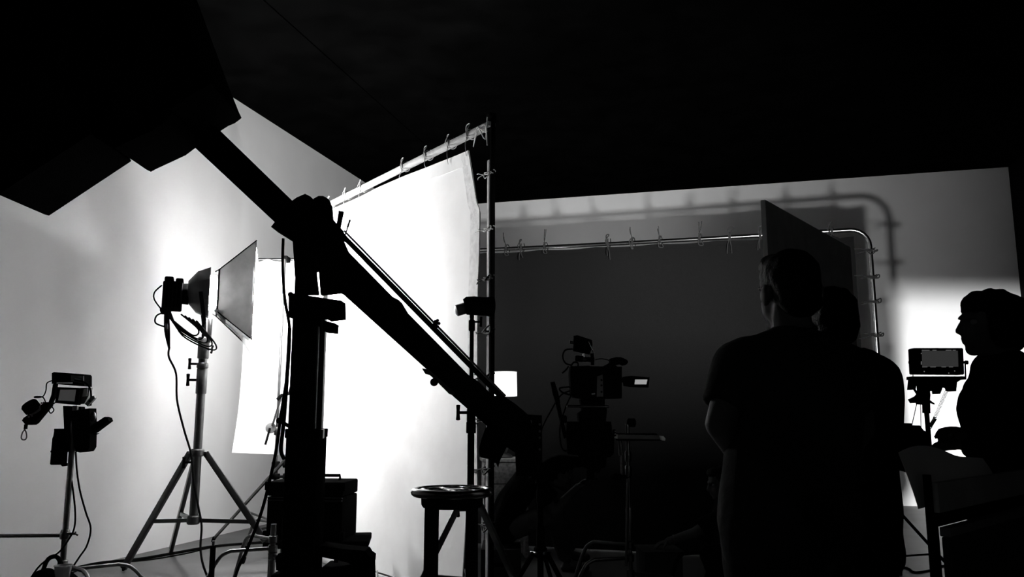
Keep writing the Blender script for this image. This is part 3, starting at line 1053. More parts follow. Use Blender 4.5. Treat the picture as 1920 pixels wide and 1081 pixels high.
mb = MB().prism_px([(791, 690), (803, 692), (852, 735), (850, 741), (842, 738), (826, 722), (818, 714), (806, 703), (797, 700)], CD - 0.02, 0.03)
mb.build('cable_plate', M_ALU, rear, label='small punched metal plate under the arm')
MB().cyl(P(814, 716, CD - 0.06), P(814, 716, CD + 0.04), 0.022).build('plate_knob', M_BLACK, rear)
# tail: housing, fan plate, bracket, bag
mb = MB().prism_px([(896, 770), (926, 742), (945, 742), (968, 758), (988, 775), (998, 795), (1003, 830), (1002, 892), (968, 892), (966, 848), (950, 838), (925, 800)], CD - 0.04, 0.2)
tail = mb.build('tail_housing', M_MATTE, crane)
mb = MB().prism_px([(978, 776), (1016, 778), (1017, 900), (999, 900), (998, 788), (980, 783)], CD + 0.04, 0.06)
mb.build('tail_bracket', M_BLACK, crane)
for yy in (795, 808, 820, 842):
    MB().cyl(P(1012, yy, CD + 0.03), P(1012, yy, CD + 0.05), 0.007, seg=8).build('bracket_bolt', M_STEEL, tail)
mb = MB().lathe([(0.03, -0.012), (0.034, -0.008), (0.034, 0.008), (0.03, 0.012)], P(982, 828, CD - 0.05), (0, 1, 0), 18)
mb.build('tail_knob', M_RUBBER, tail)
bag = MB()
bag.prism_px([(914, 796), (898, 846), (901, 857), (916, 860), (930, 868), (934, 877), (938, 862), (953, 832), (945, 796)], CD - 0.03, 0.12)
bg = bag.build('draped_bag', M_CLOTHBLACK, None, P(915, 860, CD))
tag(bg, 'black cloth bag drooping from the lower end of the crane arm', 'bag')
MB().tube([P(912, 802, CD - 0.035), P(905, 822, CD - 0.04), P(899, 845, CD - 0.035)], 0.006, 6, 4).build('bag_seam', M_CLOTHBLACK, bg)
# raised end: big black weight boxes
HD2 = CD - 0.25
mb = MB().prism_px([(-60, 262), (0, 304), (10, 315), (16, 336), (22, 348), (84, 402), (92, 404), (240, 306), (246, 302), (240, 288), (232, 200), (60, 60), (-60, 120)], HD2 + 0.2, -0.45)
mb.build('weight_box', M_CLOTHBLACK, crane, label='black covered box at the far left of the raised end')
mb = MB().prism_px([(150, 190), (243, 287), (275, 318), (283, 322), (292, 317), (348, 291), (364, 279), (380, 262), (330, 120), (200, 80)], HD2 + 0.25, -0.42)
mb.build('weight_box', M_CLOTHBLACK, crane)
mb = MB().prism_px([(-60, -80), (335, -80), (373, 10), (428, 160), (447, 208), (453, 221), (447, 226), (440, 231), (428, 236), (411, 247), (364, 279), (200, 300), (-60, 250)], HD2 + 0.3, -0.5)
mb.build('weight_cover', M_CLOTHBLACK, crane, label='large black cover at the raised end of the crane')
# cable that hangs left of the column
tag(MB().tube([P(531, 447, CD + 0.1), P(530, 500, CD + 0.08), P(534, 560, CD + 0.0), P(543, 615, CD - 0.02), P(541, 680, CD - 0.02), P(536, 720, CD - 0.04), P(527, 775, CD - 0.06), P(520, 830, CD - 0.08), P(508, 890, CD - 0.08), P(490, 960, CD - 0.05), P(463, 1030, CD + 0.05), P(440, 1085, CD + 0.15), G(420, 1200, 0.012)], 0.0085, 8, 6).build('crane_cable', M_CABLE, None, G(420, 1200)), 'black cable hanging from the crane pivot left of the column', 'cable')
tag(MB().tube([P(543, 615, CD + 0.0), P(541, 660, CD - 0.05), P(536, 740, CD - 0.05), P(531, 800, CD - 0.05), P(527, 835, CD - 0.04), P(528, 850, CD - 0.03), P(533, 860, CD - 0.02)], 0.011, 8, 6).build('crane_cable', M_CABLE, None, P(530, 860, CD)), 'short thick black cable running close along the crane column', 'cable')
# base: dolly frame, outriggers, wheels
mb = MB()
mb.box((cx, CD + 0.11, 0.16), (0.62, 0.62, 0.10), 0.2, 0.015)
base = mb.build('dolly_base', M_BLACK, crane)
MB().box((xl + 0.12, CD + 0.11, 0.30), (0.36, 0.34, 0.2), None, 0.015).build('column_socket', M_BLACK, base)
mb = MB().prism_px([(600, 1022), (640, 1028), (685, 1032), (690, 1040), (697, 1045), (696, 1057), (688, 1062), (664, 1062), (652, 1054), (600, 1043)], CD + 0.05, 0.14)
mb.build('outrigger', M_BLACK, base)
MB().cyl(P(678, 1031, CD + 0.12), P(678, 1028, CD + 0.12), 0.035).build('outrigger_cap', M_RUBBER, base)
MB().cyl(P(630, 1046, CD + 0.1), P(630, 1054, CD + 0.1), 0.012).build('outrigger_bolt', M_STEEL, base)
MB().prism_px([(596, 1069), (650, 1066), (686, 1064), (687, 1110), (596, 1110)], CD + 0.02, 0.3).build('step_box', M_BLACK, base)
MB().prism_px([(508, 1078), (535, 1073), (535, 1110), (508, 1110)], CD + 0.02, 0.3).build('step_box', M_BLACK, base)
MB().prism_px([(516, 1045), (522, 1037), (536, 1034), (536, 1075), (518, 1068)], CD + 0.03, 0.16).build('clamp_block', M_BLACK, base)
for i in range(4):
    a = 0.2 + PI / 4 + i * PI / 2
    wc = V((cx + 0.38 * math.cos(a), CD + 0.11 + 0.38 * math.sin(a), 0.07))
    wh = MB().lathe([(0.05, -0.025), (0.068, -0.02), (0.07, 0.0), (0.068, 0.02), (0.05, 0.025)], wc, (1, 0.2, 0), 18).build('wheel', M_RUBBER, base)
    MB().box(wc + UPZ * 0.06, (0.07, 0.05, 0.10), 0.2, 0.006).build('wheel_fork', M_BLACK, base)

# ------------------------------------------------------------------ equipment case on a low trolley behind the column
ED = 5.9
cl0, cr0 = P(497, 960, ED).x, P(667, 960, ED + 0.3).x
z0c, z1c = P(580, 1012, ED).z, P(580, 903, ED).z
case = thing('equipment_case', 'black ribbed equipment case behind the crane column', 'case', V(((cl0 + cr0) / 2, ED + 0.2, z0c)))
rz = -0.10
cc = V(((cl0 + cr0) / 2, ED + 0.19, 0))
zl = z0c + (z1c - z0c) * 0.74
MB().box(cc + UPZ * ((z0c + zl) / 2), (cr0 - cl0 - 0.03, 0.36, zl - z0c), rz, 0.012).build('case_body', M_BLACK, case)
MB().box(cc + UPZ * ((z1c + zl) / 2 + 0.002), (cr0 - cl0 - 0.025, 0.365, z1c - zl - 0.004), rz, 0.012).build('lid', M_BLACK, case)
Rz = Matrix.Rotation(rz, 3, 'Z')
for sx in (-1, 1):
    for zz in (z0c + 0.03, z1c - 0.03):
        MB().box(cc + Rz @ V((sx * (cr0 - cl0 - 0.03) / 2, -0.18, 0)) + UPZ * zz, (0.035, 0.03, 0.06), rz, 0.006).build('corner_guard', M_STEEL if False else M_BLACK, case)
for dz in (0.0, -0.02):
    MB().box(cc + Rz @ V((0, -0.184, 0)) + UPZ * (zl + dz - 0.006), (cr0 - cl0 - 0.04, 0.008, 0.006), rz).build('edge_strip', M_STEEL, case)
MB().tube([cc + Rz @ V((0.08, -0.02, z1c + 0.003)), cc + Rz @ V((0.08, -0.02, z1c + 0.035)), cc + Rz @ V((0.20, -0.02, z1c + 0.035)), cc + Rz @ V((0.20, -0.02, z1c + 0.003))], 0.012, 10).build('handle', M_RUBBER, case)
tr = thing('trolley', 'low flat black trolley under the equipment case', 'trolley', V((cc.x, cc.y, 0)))
MB().box(cc + V((0.06, -0.02, z0c - 0.026)), (cr0 - cl0 + 0.14, 0.44, 0.045), 0.12, 0.008).build('deck', M_BLACK, tr)
for sx in (-0.25, 0.3):
    for sy in (-0.15, 0.15):
        wc = cc + V((sx, sy, 0.045))
        MB().lathe([(0.03, -0.016), (0.045, -0.012), (0.045, 0.012), (0.03, 0.016)], wc, (1, 0, 0), 16).build('wheel', M_RUBBER, tr)
        MB().cyl(wc + UPZ * 0.03, V((wc.x, wc.y, z0c - 0.04)), 0.018).build('caster_stem', M_STEEL, tr)

# ------------------------------------------------------------------ stand with small lamp before the white screen
ND = 5.0
nh = P(882, 960, ND)
nh.z = 0
zt = P(887, 592, ND).z
tripod_stand('lamp_stand', 'black stand between the round stool and the white screen', nh, [nh + V((-0.42, -0.05, 0)), nh + V((0.42, -0.28, 0)), nh + V((-0.06, 0.28, 0))], P(880, 930, ND).z, 0.30, 0.013, M_ALU, M_BLACK, zt,
             sections=((P(880, 960, ND).z, P(879, 812, ND).z, 0.021), (P(879, 812, ND).z, P(879, 790, ND).z, 0.030), (P(879, 790, ND).z, P(880, 765, ND).z, 0.027), (P(886, 620, ND).z, P(886, 600, ND).z, 0.02)),
             leg_w=0.036, knobs=((P(879, 773, ND).z, V((-1, -0.1, 0)), 1.2), (P(880, 955, ND).z, V((-1, -0.1, 0)), 1.1), (P(886, 603, ND).z, V((1, -0.1, 0)), 0.8)))
sl = thing('spot_lamp', 'small black lamp head on top of the stand before the white screen', 'lamp head', V((nh.x, nh.y, zt)))
mb = MB().lathe([(0.045, -0.09), (0.055, -0.08), (0.058, 0.04), (0.062, 0.06), (0.062, 0.085)], P(900, 574, ND), (1, 0.25, 0), 18)
mb.build('lamp_body', M_BLACK, sl)
mb = MB().prism_px([(868, 561), (874, 556), (890, 555), (926, 560), (926, 567), (884, 562), (880, 568), (870, 568)], ND - 0.06, 0.12)
mb.build('hood', M_BLACK, sl)
MB().lathe([(0.028, -0.05), (0.036, -0.04), (0.036, 0.05), (0.02, 0.06)], P(870, 578, ND), (-0.9, -0.2, -0.3), 14).build('rear_cap', M_GREYPL, sl)
MB().cyl(V((nh.x, nh.y, zt - 0.01)), V((nh.x, nh.y, zt + 0.06)), 0.014).build('spigot', M_BLACK, sl)

# ------------------------------------------------------------------ round stool with holes in its seat
TD = 3.6
sc = P(848, 920, TD)
zseat = P(848, 916, TD).z
stool = thing('round_stool', 'round black stool with large holes in its seat', 'stool', V((sc.x, sc.y, 0)))
SR = 68 * px_m(TD)
sc0 = V((sc.x, sc.y, zseat))
# seat: an outer ring, an inner web and round openings built as a real perforated plate
bm = bmesh.new()
N = 84
holes = [(0.0, 0.0, 0.0)]
gr = 56
me_v, me_f = [], []


def in_hole(x, y):
    for i in range(5):
        a = i * 2 * PI / 5 + 0.35
        if (x - 0.56 * SR * math.cos(a)) ** 2 + (y - 0.56 * SR * math.sin(a)) ** 2 < (0.29 * SR) ** 2:
            return True
    return False


seat = MB()
rings_r = [0.0 + SR * (i / 30) for i in range(31)]
keep = set()
for i in range(30):
    for j in range(N):
        r = (rings_r[i] + rings_r[i + 1]) / 2
        a = 2 * PI * (j + 0.5) / N
        if not in_hole(r * math.cos(a), r * math.sin(a)):
            keep.add((i, j))


def sp(i, j, top):
    r = rings_r[i]
    a = 2 * PI * j / N
    e = max(0.0, (r / SR - 0.86) / 0.14)
    z = (0.0 - 0.010 * e * e) if top else (-0.016 - 0.004 * (1 - e) + 0.0 * e)
    return sc0 + V((r * math.cos(a), r * math.sin(a), z))


idx = {}


def vi(i, j, top):
    j %= N
    if i == 0:
        j = 0
    key = (i, j, top)
    if key not in idx:
        idx[key] = len(me_v)
        me_v.append(sp(i, j, top))
    return idx[key]


for (i, j) in keep:
    q = [vi(i, j, 1), vi(i + 1, j, 1), vi(i + 1, j + 1, 1), vi(i, j + 1, 1)]
    b = [vi(i, j, 0), vi(i + 1, j, 0), vi(i + 1, j + 1, 0), vi(i, j + 1, 0)]
    q2 = [v for n_, v in enumerate(q) if v not in q[:n_]]
    b2 = [v for n_, v in enumerate(b) if v not in b[:n_]]
    me_f.append(tuple(q2))
    me_f.append(tuple(reversed(b2)))
    for (di, dj, e0, e1) in ((1, 0, 1, 2), (-1, 0, 3, 0), (0, 1, 2, 3), (0, -1, 0, 1)):
        n_ = (i + di, (j + dj) % N)
        if n_ not in keep and not (i == 0 and di == -1):
            me_f.append((q[e0], b[e0], b[e1], q[e1]))
seat.add(me_v, me_f)
so = seat.build('seat', mat('glossy_black_plastic', 0.004, 0.22, var=0.2, spec=0.6), stool)
MB().tube([sc0 + V((SR * math.cos(a), SR * math.sin(a), -0.012)) for a in [i * 2 * PI / 48 for i in range(48)]], 0.018, 10, closed=True).build('seat_rim', mat('glossy_black_plastic', 0.004, 0.22), so)
for i in range(5):
    a = i * 2 * PI / 5 + 0.35
    c = sc0 + V((0.56 * SR * math.cos(a), 0.56 * SR * math.sin(a), -0.006))
    MB().tube([c + V((0.29 * SR * math.cos(b), 0.29 * SR * math.sin(b), 0)) for b in [q * 2 * PI / 24 for q in range(24)]], 0.008, 8, closed=True).build('hole_rim', mat('glossy_black_plastic', 0.004, 0.22), so)
MB().lathe([(SR * 0.78, -0.075), (SR * 0.82, -0.065), (SR * 0.84, -0.018), (SR * 0.80, -0.016)], sc0, seg=30, caps=False).build('apron', M_BLACK, stool)
lt = [(811, 0.0), (872, -0.02)]
for a in (222, 318, 42, 138):
    o = V((math.cos(math.radians(a)), math.sin(math.radians(a)), 0))
    top = sc0 + o * SR * 0.72 - UPZ * 0.03
    bot = V((sc0.x, sc0.y, 0)) + o * SR * 0.74
    l = MB().bar(top, bot + UPZ * 0.01, 0.045, 0.04, V((1, 0, 0)), 0.006).build('leg', M_BLACK, stool)
    MB().box(bot + UPZ * 0.008, (0.05, 0.045, 0.016), None, 0.003).build('foot_pad', M_RUBBER, l)
for z in (0.32,):
    pts = [V((sc0.x, sc0.y, z)) + V((math.cos(math.radians(a)), math.sin(math.radians(a)), 0)) * SR * 0.77 for a in (42, 138, 222, 318)]
    MB().tube(pts, 0.010, 8, closed=True).build('foot_ring', M_BLACK, stool)

# ------------------------------------------------------------------ table lamp on an added side table behind the screen
TLD = 7.7
tl = P(946, 745, TLD)
tabz = 0.87
stb = thing('added_side_table', 'grey flecked side table added below the lit drum lamp, standing for a lamplit patch of backdrop', 'table', V((tl.x, tl.y, 0)))
MB().box((tl.x, tl.y, tabz - 0.015), (0.44, 0.40, 0.03), 0.1, 0.006).build('table_top', M_GREYBLOCK, stb)
for sx in (-1, 1):
    MB().box((tl.x + sx * 0.185, tl.y, tabz / 2 - 0.015), (0.03, 0.36, tabz - 0.03), 0.1, 0.004).build('side_panel', M_GREYBLOCK, stb)
MB().box((tl.x, tl.y - 0.16, tabz - 0.13), (0.34, 0.02, 0.18), 0.1, 0.004).build('drawer_front', M_GREYBLOCK, stb)
MB().box((tl.x, tl.y - 0.16, (tabz - 0.23) / 2 + 0.02), (0.34, 0.018, tabz - 0.27), 0.1, 0.004).build('front_panel', M_GREYBLOCK, stb)  # added grey front, put where the lamp lights a patch of backdrop
tbl = thing('table_lamp', 'lit white drum table lamp beside the screen post', 'lamp', V((tl.x, tl.y, tabz)))
rs = 0.118
zs0, zs1 = P(946, 742, TLD).z, P(946, 697, TLD).z
MB().lathe([(rs, zs0), (rs * 0.97, zs1), (rs * 0.96, zs1), (rs * 0.99, zs0)], V((tl.x, tl.y, 0)), seg=28, caps=False).build('shade', mat('glowing_lamp_shade', 0.8, 0.9, var=0.03, scale=20, emit=TABLE_LAMP_STRENGTH), tbl)
for z in (zs0, zs1):
    MB().tube([V((tl.x + rs * 0.99 * math.cos(a), tl.y + rs * 0.99 * math.sin(a), z)) for a in [i * 2 * PI / 28 for i in range(28)]], 0.003, 6, closed=True).build('shade_ring', M_WHITECLOTH, tbl)
MB().lathe([(0.075, 0), (0.08, 0.01), (0.06, 0.03), (0.02, 0.045), (0.04, 0.09), (0.05, 0.15), (0.035, 0.21), (0.012, 0.24), (0.010, zs0 - tabz + 0.05)], V((tl.x, tl.y, tabz)), seg=22).build('lamp_base', M_GREYPL, tbl)
MB().ball(V((tl.x, tl.y, zs0 + 0.09)), (0.03, 0.03, 0.04)).build('bulb', mat('lamp_bulb', 0.8, 0.4, emit=8.0), tbl)
ld = bpy.data.lights.new('table_lamp_light', 'POINT')
ld.energy = TABLE_LAMP_WATTS
ld.shadow_soft_size = 0.04
lo = bpy.data.objects.new('table_lamp_light', ld)
COL.objects.link(lo)
lo.location = (tl.x, tl.y, zs0 + 0.09)

# ------------------------------------------------------------------ stand with monitoring gear at the left wall
QD = 5.5
kq = px_m(QD)
qh = P(122, 1000, QD)
qh.z = 0
zq = P(130, 760, QD).z
qs = turtle_stand('gear_stand', 'steel stand with bent legs at far left, loaded with monitoring gear', qh, (math.radians(-42), math.radians(40), math.radians(183)), zq, 0.019, M_STEEL, lens=(0.62, 0.62, 1.1), z_legs=(0.30, 0.26, P(100, 1003, QD).z), sections=((P(123, 1010, QD).z, P(123, 992, QD).z, 0.028),))
mb = MB().cyl(P(126, 1000, QD), P(142, 1000, QD), 0.008)
mb.tube([P(142, 996, QD), P(141, 1000, QD), P(146, 1003, QD)], 0.006, 8)
mb.build('tee_knob', M_STEEL, qs)
mb = MB().prism_px([(118, 760), (152, 762), (156, 790), (155, 846), (120, 845), (120, 800)], QD + 0.01, 0.05)
mb.build('mounting_plate', M_MATTE, qs)
# receiver box on top
rx = thing('wireless_receiver', 'flat black receiver box on top of the gear stand', 'receiver', P(125, 725, QD))
MB().prism_px([(97, 699), (101, 697), (156, 701), (158, 704), (158, 724), (97, 719)], QD - 0.04, 0.1).build('receiver_case', M_MATTE, rx)
MB().prism_px([(133, 703), (157, 704), (157, 718), (133, 714)], QD - 0.044, 0.006).build('front_label', M_GREYPL, rx, label='paler grey panel')
MB().prism_px([(140, 709), (152, 710), (152, 712), (140, 711)], QD - 0.047, 0.003).build('print', M_WHITEMARK, rx)
MB().cyl(P(107, 718, QD - 0.05), P(137, 718, QD - 0.05), 0.006).build('antenna_bar', M_CHROME, rx)
MB().prism_px([(99, 720), (105, 718), (100, 745), (95, 757), (90, 756), (96, 740)], QD - 0.02, 0.03).build('mounting_arm', M_MATTE, rx)
# small monitor
mo = thing('field_monitor', 'small monitor with dim grey screen on the gear stand', 'monitor', P(125, 758, QD))
MB().prism_px([(107, 725), (150, 727), (146, 759), (103, 755)], QD - 0.03, 0.035).build('monitor_case', M_MATTE, mo)
MB().prism_px([(113, 730), (142, 730), (139, 752), (109, 750)], QD - 0.034, 0.006).build('screen', M_SCREEN, mo)
MB().prism_px([(150, 727), (168, 726), (166, 742), (158, 756), (147, 757)], QD - 0.0, 0.04).build('side_box', M_GREYPL, mo)
MB().prism_px([(157, 729), (164, 727), (163, 742), (154, 743)], QD - 0.006, 0.008).build('sticker', M_WHITEMARK, mo)
# follow focus unit with its hand wheel
ff = thing('focus_controller', 'black focus controller with a round hand wheel left of the small monitor', 'controller', P(60, 790, QD))
MB().prism_px([(41, 788), (44, 783), (70, 765), (83, 753), (92, 755), (92, 760), (65, 793), (60, 796), (48, 796)], QD - 0.05, 0.05).build('controller_body', M_MATTE, ff)
MB().lathe([(0.045, -0.03), (0.052, -0.026), (0.052, 0.02), (0.044, 0.03)], P(58, 762, QD - 0.06), (-0.35, -0.55, 0.75), 22).build('hand_wheel', M_RUBBER, ff)
MB().lathe([(0.045, -0.012), (0.045, 0.012)], P(66, 767, QD - 0.04), (-0.35, -0.55, 0.75), 22).build('focus_ring', M_GREYPL, ff)
for q in ((54, 781), (60, 779), (78, 755), (82, 754)):
    MB().ball(P(q[0], q[1], QD - 0.055), 0.006, seg=8).build('screw', M_STEEL, ff)
MB().prism_px([(45, 795), (50, 796), (49, 804), (44, 804)], QD - 0.035, 0.015).build('strap', M_CLOTHBLACK, ff)
kb = thing('carabiner', 'small steel carabiner dangling below the focus controller', 'carabiner', P(45, 824, QD - 0.03))
pts = [P(46, 806, QD - 0.03), P(42, 811, QD - 0.03), P(40, 820, QD - 0.03), P(43, 824, QD - 0.03), P(48, 823, QD - 0.03), P(50, 818, QD - 0.03), P(49, 810, QD - 0.03)]
MB().tube(pts, 0.0045, 8, 5, closed=True).build('ring', M_STEEL, kb)
MB().cyl(P(46.5, 803, QD - 0.03), P(46, 807, QD - 0.03), 0.006).build('swivel', M_STEEL, kb)
# canister
bo = thing('canister', 'black bottle-shaped canister strapped left of the gear stand pole', 'canister', P(112, 872, QD - 0.03))
zz0, zz1 = P(112, 870, QD).z, P(112, 803, QD).z
hb = zz1 - zz0
bx = P(112, 840, QD - 0.02)
MB().lathe([(0.044, 0), (0.049, 0.006), (0.049, hb * 0.72), (0.044, hb * 0.80), (0.042, hb * 0.92), (0.043, hb), (0.030, hb)], V((bx.x, bx.y, zz0)), seg=22).build('canister_body', M_MATTE, bo)
MB().lathe([(0.052, hb * 0.34), (0.053, hb * 0.35), (0.053, hb * 0.38), (0.052, hb * 0.39)], V((bx.x, bx.y, zz0)), seg=22).build('band', M_RUBBER, bo)
MB().prism_px([(110, 868), (125, 868), (123, 873), (117, 874)], QD - 0.02, 0.03).build('bottom_clip', M_BLACK, bo)
# pouch
po = thing('cable_pouch', 'round-bottomed black pouch right of the gear stand pole', 'pouch', P(155, 848, QD))
mb = MB().prism_px([(132, 770), (168, 765), (169, 800), (168, 838), (163, 846), (150, 848), (142, 846), (138, 830)], QD - 0.06, 0.09)
mb.build('pouch_body', M_CLOTHBLACK, po)
MB().tube([P(138, 800, QD - 0.062), P(153, 803, QD - 0.064), P(169, 800, QD - 0.062)], 0.004, 6, 4).build('pouch_seam', M_CLOTHBLACK, po)
# slanted battery plate with clamp
bt = thing('battery_plate', 'slanted black battery plate sticking out right of the pouch', 'battery', P(178, 808, QD))
MB().prism_px([(165, 801), (196, 781), (202, 783), (204, 789), (176, 810), (166, 815)], QD - 0.05, 0.06).build('plate_body', M_MATTE, bt)
MB().prism_px([(168, 812), (183, 812), (176, 815), (168, 816)], QD - 0.02, 0.03).build('plate_catch', M_BLACK, bt)
MB().ball(P(175, 780, QD - 0.03), (0.018, 0.018, 0.03)).build('plate_knob', M_STEEL, bt)
cp = thing('grip_clamp', 'grey spring clamp gripping beside the small monitor', 'clamp', P(168, 756, QD))
mb = MB().prism_px([(159, 757), (170, 743), (176, 741), (178, 746), (164, 761)], QD - 0.05, 0.025)
mb.build('jaw', M_GREYPL, cp)
MB().cyl(P(168, 751, QD - 0.055), P(168, 751, QD - 0.02), 0.008).build('clamp_pin', M_BLACK, cp)
# cables of that stand
for nm, lb, pts, r in (
        ('gear_cable', 'thin cable curling from the receiver to the focus controller', [P(98, 713, QD), P(88, 718, QD - 0.02), P(86, 732, QD - 0.02), P(80, 743, QD - 0.02), P(66, 745, QD - 0.02), P(66, 743, QD - 0.02), P(80, 744, QD - 0.02), P(86, 755, QD - 0.03)], 0.004),
        ('gear_cable', 'cable loop between the focus controller and the small monitor', [P(92, 757, QD - 0.03), P(92, 770, QD - 0.04), P(96, 774, QD - 0.04), P(101, 768, QD - 0.04), P(97, 760, QD - 0.03), P(104, 754, QD - 0.03)], 0.004),
        ('gear_cable', 'thick cable arching from the receiver down right of the small monitor', [P(140, 712, QD - 0.05), P(158, 716, QD - 0.05), P(168, 726, QD - 0.04), P(171, 742, QD - 0.03), P(170, 760, QD - 0.03)], 0.006),
        ('gear_cable', 'long cable hanging from the pouch and curving to the floor', [P(142, 846, QD), P(144, 880, QD), P(150, 920, QD + 0.02), P(161, 960, QD + 0.04), P(170, 990, QD + 0.05), P(163, 1022, QD + 0.02), P(148, 1045, QD - 0.03), P(130, 1075, QD - 0.1), G(110, 1130, 0.006)], 0.006),
        ('gear_cable', 'cable curving close to the gear stand pole into the stand foot', [P(131, 880, QD), P(137, 920, QD), P(141, 960, QD), P(139, 990, QD), P(128, 1012, QD - 0.02), P(110, 1035, QD - 0.05), P(70, 1065, QD - 0.1), G(30, 1135, 0.006)], 0.006)):
    tag(MB().tube(pts, r, 8, 6).build(nm, M_CABLE, None, pts[-1]), lb, 'cable')
# things on the floor below
sb = thing('sandbag', 'black sandbag slumped over the foot of the gear stand', 'sandbag', qh + V((0.0, -0.05, 0)))
mb = MB()
for x, r in ((-0.72, 0.10), (-0.58, 0.125), (-0.42, 0.115), (-0.28, 0.105), (-0.16, 0.12), (-0.04, 0.15), (0.08, 0.14), (0.18, 0.105), (0.30, 0.10)):
    mb.ball(qh + V((x, -0.12, r * 0.98)), (0.11, 0.13, r))
organic(mb, 'sandbag_body', M_CLOTHBLACK, sb, 0.012, 5, 0.01, 14)
mb = MB()
mb.tube([qh + V((-0.06, -0.12, 0.27)), qh + V((-0.03, -0.12, 0.35)), qh + V((0.03, -0.12, 0.36)), qh + V((0.08, -0.12, 0.26))], 0.014, 8, 5)
mb.build('strap', M_CLOTHBLACK, sb)
cu = P(118, 1068, 5.0)
cu.z = P(118, 1068, 5.0).z
crate = thing('floor_crate', 'low black crate at the lower left under the plastic cup', 'crate', V((cu.x - 0.15, cu.y, 0)))
zc1 = P(118, 1095, 5.0).z
MB().box((cu.x - 0.1, cu.y, zc1 / 2), (0.9, 0.34, zc1), 0.1, 0.012).build('crate_body', M_BLACK, crate)
MB().box((cu.x - 0.1, cu.y - 0.175, zc1 * 0.7), (0.16, 0.01, 0.04), 0.1, 0.003).build('hand_slot', M_RUBBER, crate)
cup = MB().lathe([(0.030, 0.0), (0.032, 0.002), (0.048, 0.105), (0.052, 0.107), (0.052, 0.110), (0.047, 0.110), (0.030, 0.004)], V((cu.x, cu.y, zc1)), seg=26, caps=False).build('plastic_cup', M_CLEAR, None, V((cu.x, cu.y, zc1)))
tag(cup, 'clear plastic cup at the bottom left below the gear stand', 'cup')

# ------------------------------------------------------------------ cine camera on its tripod
KD = 4.7
kk = px_m(KD)
kh = P(1100, 900, KD)
ctri = thing('camera_support', 'black fluid head with pan handle under the cine camera, offset from its post', 'camera support', P(1013, 900, 4.8))
mb = MB().prism_px([(1063, 790), (1146, 790), (1148, 812), (1152, 820), (1151, 850), (1144, 857), (1064, 851), (1062, 820)], KD - 0.06, 0.13)
head = mb.build('fluid_head', M_MATTE, ctri)
MB().lathe([(0.05, -0.012), (0.055, -0.008), (0.055, 0.008), (0.05, 0.012)], P(1110, 822, KD - 0.07), (0, 1, 0), 22).build('drag_dial', M_BLACK, head)
mb = MB().prism_px([(1086, 852), (1138, 854), (1136, 875), (1128, 878), (1122, 888), (1096, 876), (1088, 868)], KD - 0.03, 0.1)
mb.build('head_bowl', M_MATTE, ctri)
MB().cyl(P(1107, 880, KD + 0.02), P(1107, 898, KD + 0.02), 0.022).build('bowl_handle', M_BLACK, ctri)
MB().box(P(1109, 897, KD + 0.02), (0.06, 0.05, 0.012), None, 0.003).build('bowl_knob', M_RUBBER, ctri)
mb = MB().tube([P(1036, 716, KD - 0.1), P(1041, 735, KD - 0.09), P(1046, 755, KD - 0.07)], [0.012, 0.016, 0.014], 12)
hd_ = mb.build('pan_handle', M_RUBBER, ctri)
MB().tube([P(1044, 748, KD - 0.08), P(1052, 785, KD - 0.05), P(1060, 820, KD - 0.02)], [0.013, 0.011, 0.011], 12).build('handle_rod', M_BLACK, ctri)
MB().lathe([(0.014, -0.02), (0.022, -0.015), (0.022, 0.015), (0.014, 0.02)], P(1056, 785, KD - 0.05), (1, 0, 0), 14).build('handle_clamp', M_BLACK, ctri)
for yy in (808, 814):
    MB().lathe([(0.008, -0.01), (0.012, 0), (0.008, 0.01)], P(1152, yy, KD - 0.03), (1, 0, 0), 10).build('brake_knob', M_STEEL, head)
MB().prism_px([(1003, 893), (1003, 876), (1032, 858), (1050, 853), (1095, 858), (1100, 874), (1060, 878), (1040, 884), (1024, 893)], KD - 0.02, 0.12).build('offset_plate', M_MATTE, ctri)
MB().cyl(P(1013, 905, 4.8), P(1013, 880, 4.8), 0.03).build('offset_socket', M_BLACK, ctri)
cam_ = thing('cine_camera', 'black cine camera with side screen and microphone on the tripod', 'camera', P(1110, 790, KD))
# plates and rods beneath
MB().prism_px([(1088, 748), (1134, 748), (1134, 760), (1138, 772), (1136, 790), (1086, 790), (1084, 775), (1092, 768)], KD - 0.05, 0.1).build('base_plate', M_MATTE, cam_)
for yo in (-0.05, 0.04):
    MB().cyl(P(1063, 761, KD + yo), P(1142, 762, KD + yo), 0.0075, seg=10).build('support_rod', M_STEEL, cam_)
for a, b in (((1108, 764), (1138, 772)), ((1108, 781), (1136, 787))):
    MB().prism_px([(a[0], a[1]), (b[0], a[1]), (b[0], b[1]), (a[0], b[1])], KD - 0.06, 0.03).build('plate_lock', M_BLACK, cam_)
mb = MB().prism_px([(1070, 686), (1106, 685), (1108, 742), (1104, 748), (1076, 744), (1071, 738), (1069, 700)], KD - 0.07, 0.14)
mb.build('battery_block', M_MATTE, cam_)
mb = MB().prism_px([(1106, 686), (1166, 687), (1166, 746), (1130, 747), (1106, 748)], KD - 0.06, 0.12)
body = mb.build('camera_body', M_BLACK, cam_)
MB().prism_px([(1120, 705), (1130, 702), (1131, 743), (1119, 743)], KD - 0.066, 0.01).build('control_strip', M_GREYPL, body)
for y in (712, 722, 734):
    MB().ball(P(1128, y, KD - 0.066), 0.006, seg=8).build('button', M_BLACK, body)
MB().prism_px([(1109, 737), (1116, 736), (1116, 739), (1109, 740)], KD - 0.068, 0.01).build('switch', M_CHROME, body)
mb = MB().prism_px([(1106, 686), (1128, 688), (1142, 680), (1150, 681), (1162, 690), (1158, 698), (1130, 700)], KD - 0.03, 0.06)
mb.build('top_handle', M_MATTE, cam_)
mb = MB()
